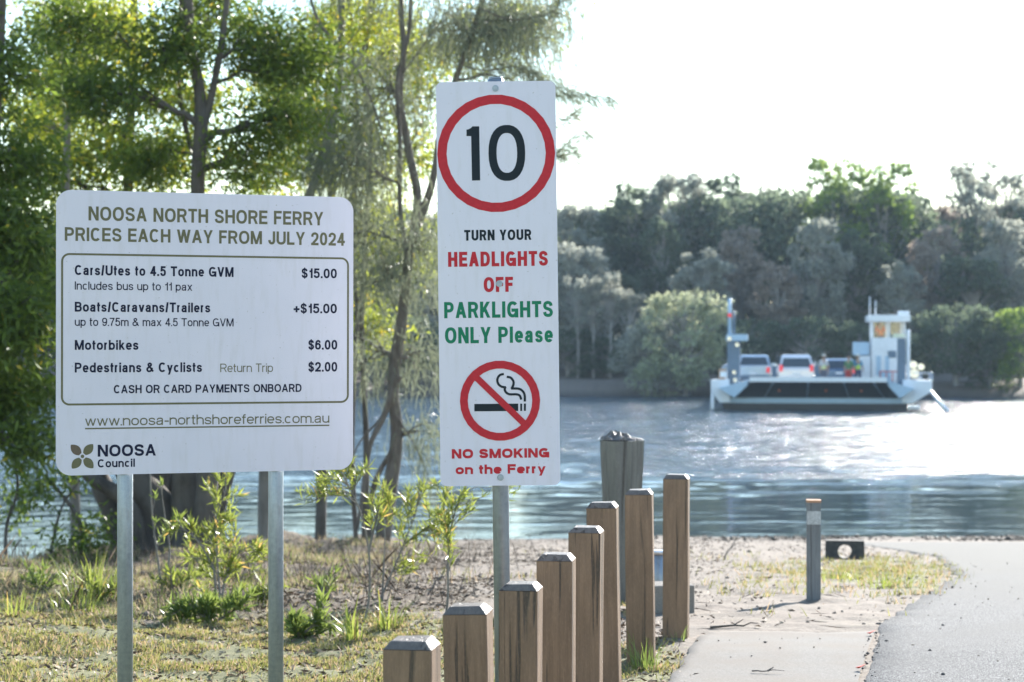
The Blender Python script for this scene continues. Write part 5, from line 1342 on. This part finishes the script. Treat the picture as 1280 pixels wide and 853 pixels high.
# ------------------------------------------------------------------ people on the ferry
def person(label, x, y, z, rz, shirt, legs, vest=None, arm=0.0, hat=None):
    t = thing('person', label, 'person', (*on_deck(x, y), WATER+z), rz+R(-8.2), None)
    J = {'pelvis': (0, 0, .92), 'waist': (0, .01, 1.08), 'chest': (0, 0, 1.30), 'neck': (0, .01, 1.46), 'head0': (0, .0, 1.54), 'head': (0, -.015, 1.63), 'top': (0, 0, 1.70)}
    for s, n in ((-1, 'l'), (1, 'r')):
        J['sh'+n] = (s*.17, .01, 1.40); J['el'+n] = (s*.24, .03-arm*.1, 1.13); J['wr'+n] = (s*.23, -.06-arm*.25, .90+arm*.18); J['ha'+n] = (s*.225, -.09-arm*.28, .82+arm*.2)
        J['hip'+n] = (s*.09, 0, .88); J['kn'+n] = (s*.11, -.02, .49); J['an'+n] = (s*.12, .02, .09); J['to'+n] = (s*.14, -.13, .035)
    RR = {'pelvis': .135, 'waist': .12, 'chest': .145, 'neck': .06, 'head0': .065, 'head': .095, 'top': .07, 'sh': .075, 'el': .05, 'wr': .033, 'ha': .03, 'hip': .095, 'kn': .065, 'an': .043, 'to': .04}
    E_ = [('pelvis', 'waist'), ('waist', 'chest'), ('chest', 'neck'), ('neck', 'head0'), ('head0', 'head'), ('head', 'top')]
    for n in 'lr': E_ += [('chest', 'sh'+n), ('sh'+n, 'el'+n), ('el'+n, 'wr'+n), ('wr'+n, 'ha'+n), ('pelvis', 'hip'+n), ('hip'+n, 'kn'+n), ('kn'+n, 'an'+n), ('an'+n, 'to'+n)]
    for n, s in (('l', -1), ('r', 1)):                # five fingers from each palm
        hx, hy, hz = J['ha'+n]
        for k in range(5):
            f = 'f%d%s' % (k, n); off = (k-2)*.016
            J[f] = (hx+(-s*.012), hy+off+(.02 if k == 0 else 0), hz-(.075 if k else .03)-(.012 if k == 2 else 0)) if k else (hx-s*.03, hy-.05, hz-.025)
            RR['f%d' % k] = .010; E_.append(('ha'+n, f))
    def grow(sel, grow_r, name, mat, parent, sub=1):
        keys = [k for k in J if any(k in e for e in sel)]; me = bpy.data.meshes.new(name)
        me.from_pydata([J[k] for k in keys], [(keys.index(a), keys.index(b)) for a, b in sel], [])
        o = bpy.data.objects.new(name, me); COL.objects.link(o); md = o.modifiers.new('s', 'SKIN'); md.use_smooth_shade = True
        for i, k in enumerate(keys):
            r_ = RR[k] if k in RR else RR[k[:-1]]; sv = me.skin_vertices[0].data[i]
            flat = .68 if k in ('pelvis', 'waist', 'chest') else 1
            sv.radius = ((r_+grow_r), (r_+grow_r)*flat); sv.use_root = (k == keys[0])
        o.modifiers.new('u', 'SUBSURF').levels = sub
        dg = bpy.context.evaluated_depsgraph_get(); me2 = bpy.data.meshes.new_from_object(o.evaluated_get(dg)); bpy.data.objects.remove(o)
        return link(name, me2, mat, parent)
    body = grow(E_, 0, 'body', M['skin'], t)
    arms = [('chest', 'shl'), ('chest', 'shr'), ('shl', 'ell'), ('shr', 'elr')]
    J['neck'] = (0, .01, 1.42)
    grow([('pelvis', 'waist'), ('waist', 'chest')]+arms, .016, 'shirt', simple('shirt_cloth', shirt, .8), t)
    grow([('pelvis', 'hipl'), ('pelvis', 'hipr'), ('hipl', 'knl'), ('hipr', 'knr'), ('knl', 'anl'), ('knr', 'anr')], .014, 'trousers', simple('trouser_cloth', legs, .85), t)
    if vest: grow([('pelvis', 'waist'), ('waist', 'chest')], .034, 'vest', simple('vest_cloth', vest, .6), t)
    m = MB(); bmesh.ops.create_uvsphere(m.bm, u_segments=14, v_segments=8, radius=.102, matrix=Matrix.Translation((0, .018, 1.665)) @ Matrix.Diagonal((.92, 1, .95, 1)))
    bmesh.ops.delete(m.bm, geom=[v for v in m.bm.verts if v.co.z < 1.66 and v.co.y < .02], context='VERTS'); m.build('hair', M['hair'], t)
    m = MB(); m.prism([(-.012, 1.60), (.012, 1.60), (.0, 1.645)], -.125, -.098); m.build('nose', M['skin'], t)
    for s in (-1, 1):
        m = MB(); bmesh.ops.create_icosphere(m.bm, subdivisions=1, radius=.011, matrix=Matrix.Translation((s*.033, -.098, 1.645))); m.build('eye', M['rubber'], t)
        m = MB(); m.box(s*.098-.008, s*.098+.008, -.01, .02, 1.60, 1.66, bevel=.004); m.build('ear', M['skin'], t)
        m = MB(); m.box(s*.13-.05, s*.13+.05, -.19, .07, .0, .085, bevel=.02); m.build('shoe', M['rubber'], t)
    m = MB(); m.box(-.025, .025, -.108, -.098, 1.572, 1.580); m.build('mouth', simple('lips', (.35, .12, .10), .5), t)
    if hat:
        m = MB(); m.tube([(0, 0, 1.70), (0, 0, 1.712)], .15, 16); m.tube([(0, .01, 1.712), (0, .01, 1.79)], [.10, .085], 16); m.build('hat', simple('hat_cloth', hat, .8), t)
person('person in pale yellow vest standing right of the white wagon on the ferry', .42, 1.4, DK, R(10), (.6, .6, .6), (.12, .13, .18), (.75, .78, .35), hat=(.75, .75, .7))
person('person in dark green top and red shorts on the ferry deck', 1.72, 1.2, DK, R(-30), (.10, .22, .10), (.5, .06, .05))
person('person in bright yellow green high visibility vest and pale hat on the ferry', 2.2, 1.5, DK, R(15), (.10, .30, .45), (.06, .08, .16), (.62, .85, .10), .5, (.8, .78, .7))
person('person in orange shirt sitting height at the ferry wheelhouse window', 3.45, 3.4, 2.92, R(0), (.85, .14, .05), (.05, .06, .10), (.9, .16, .05), .8)

# ------------------------------------------------------------------ the air over the river
hz = N('air_haze'); hz.t.nodes.remove(hz.b); pv = hz.n('ShaderNodeVolumePrincipled'); pv.inputs['Color'].default_value = (.60, .80, 1, 1)
pv.inputs['Density'].default_value = .00020; pv.inputs['Anisotropy'].default_value = .25
hz.l(pv.outputs[0], hz.out.inputs['Volume'])
m = MB(); m.box(-425, 425, -155, 705, -8, 24); hzo = m.build('haze', hz.m); hzo['kind'] = 'stuff'
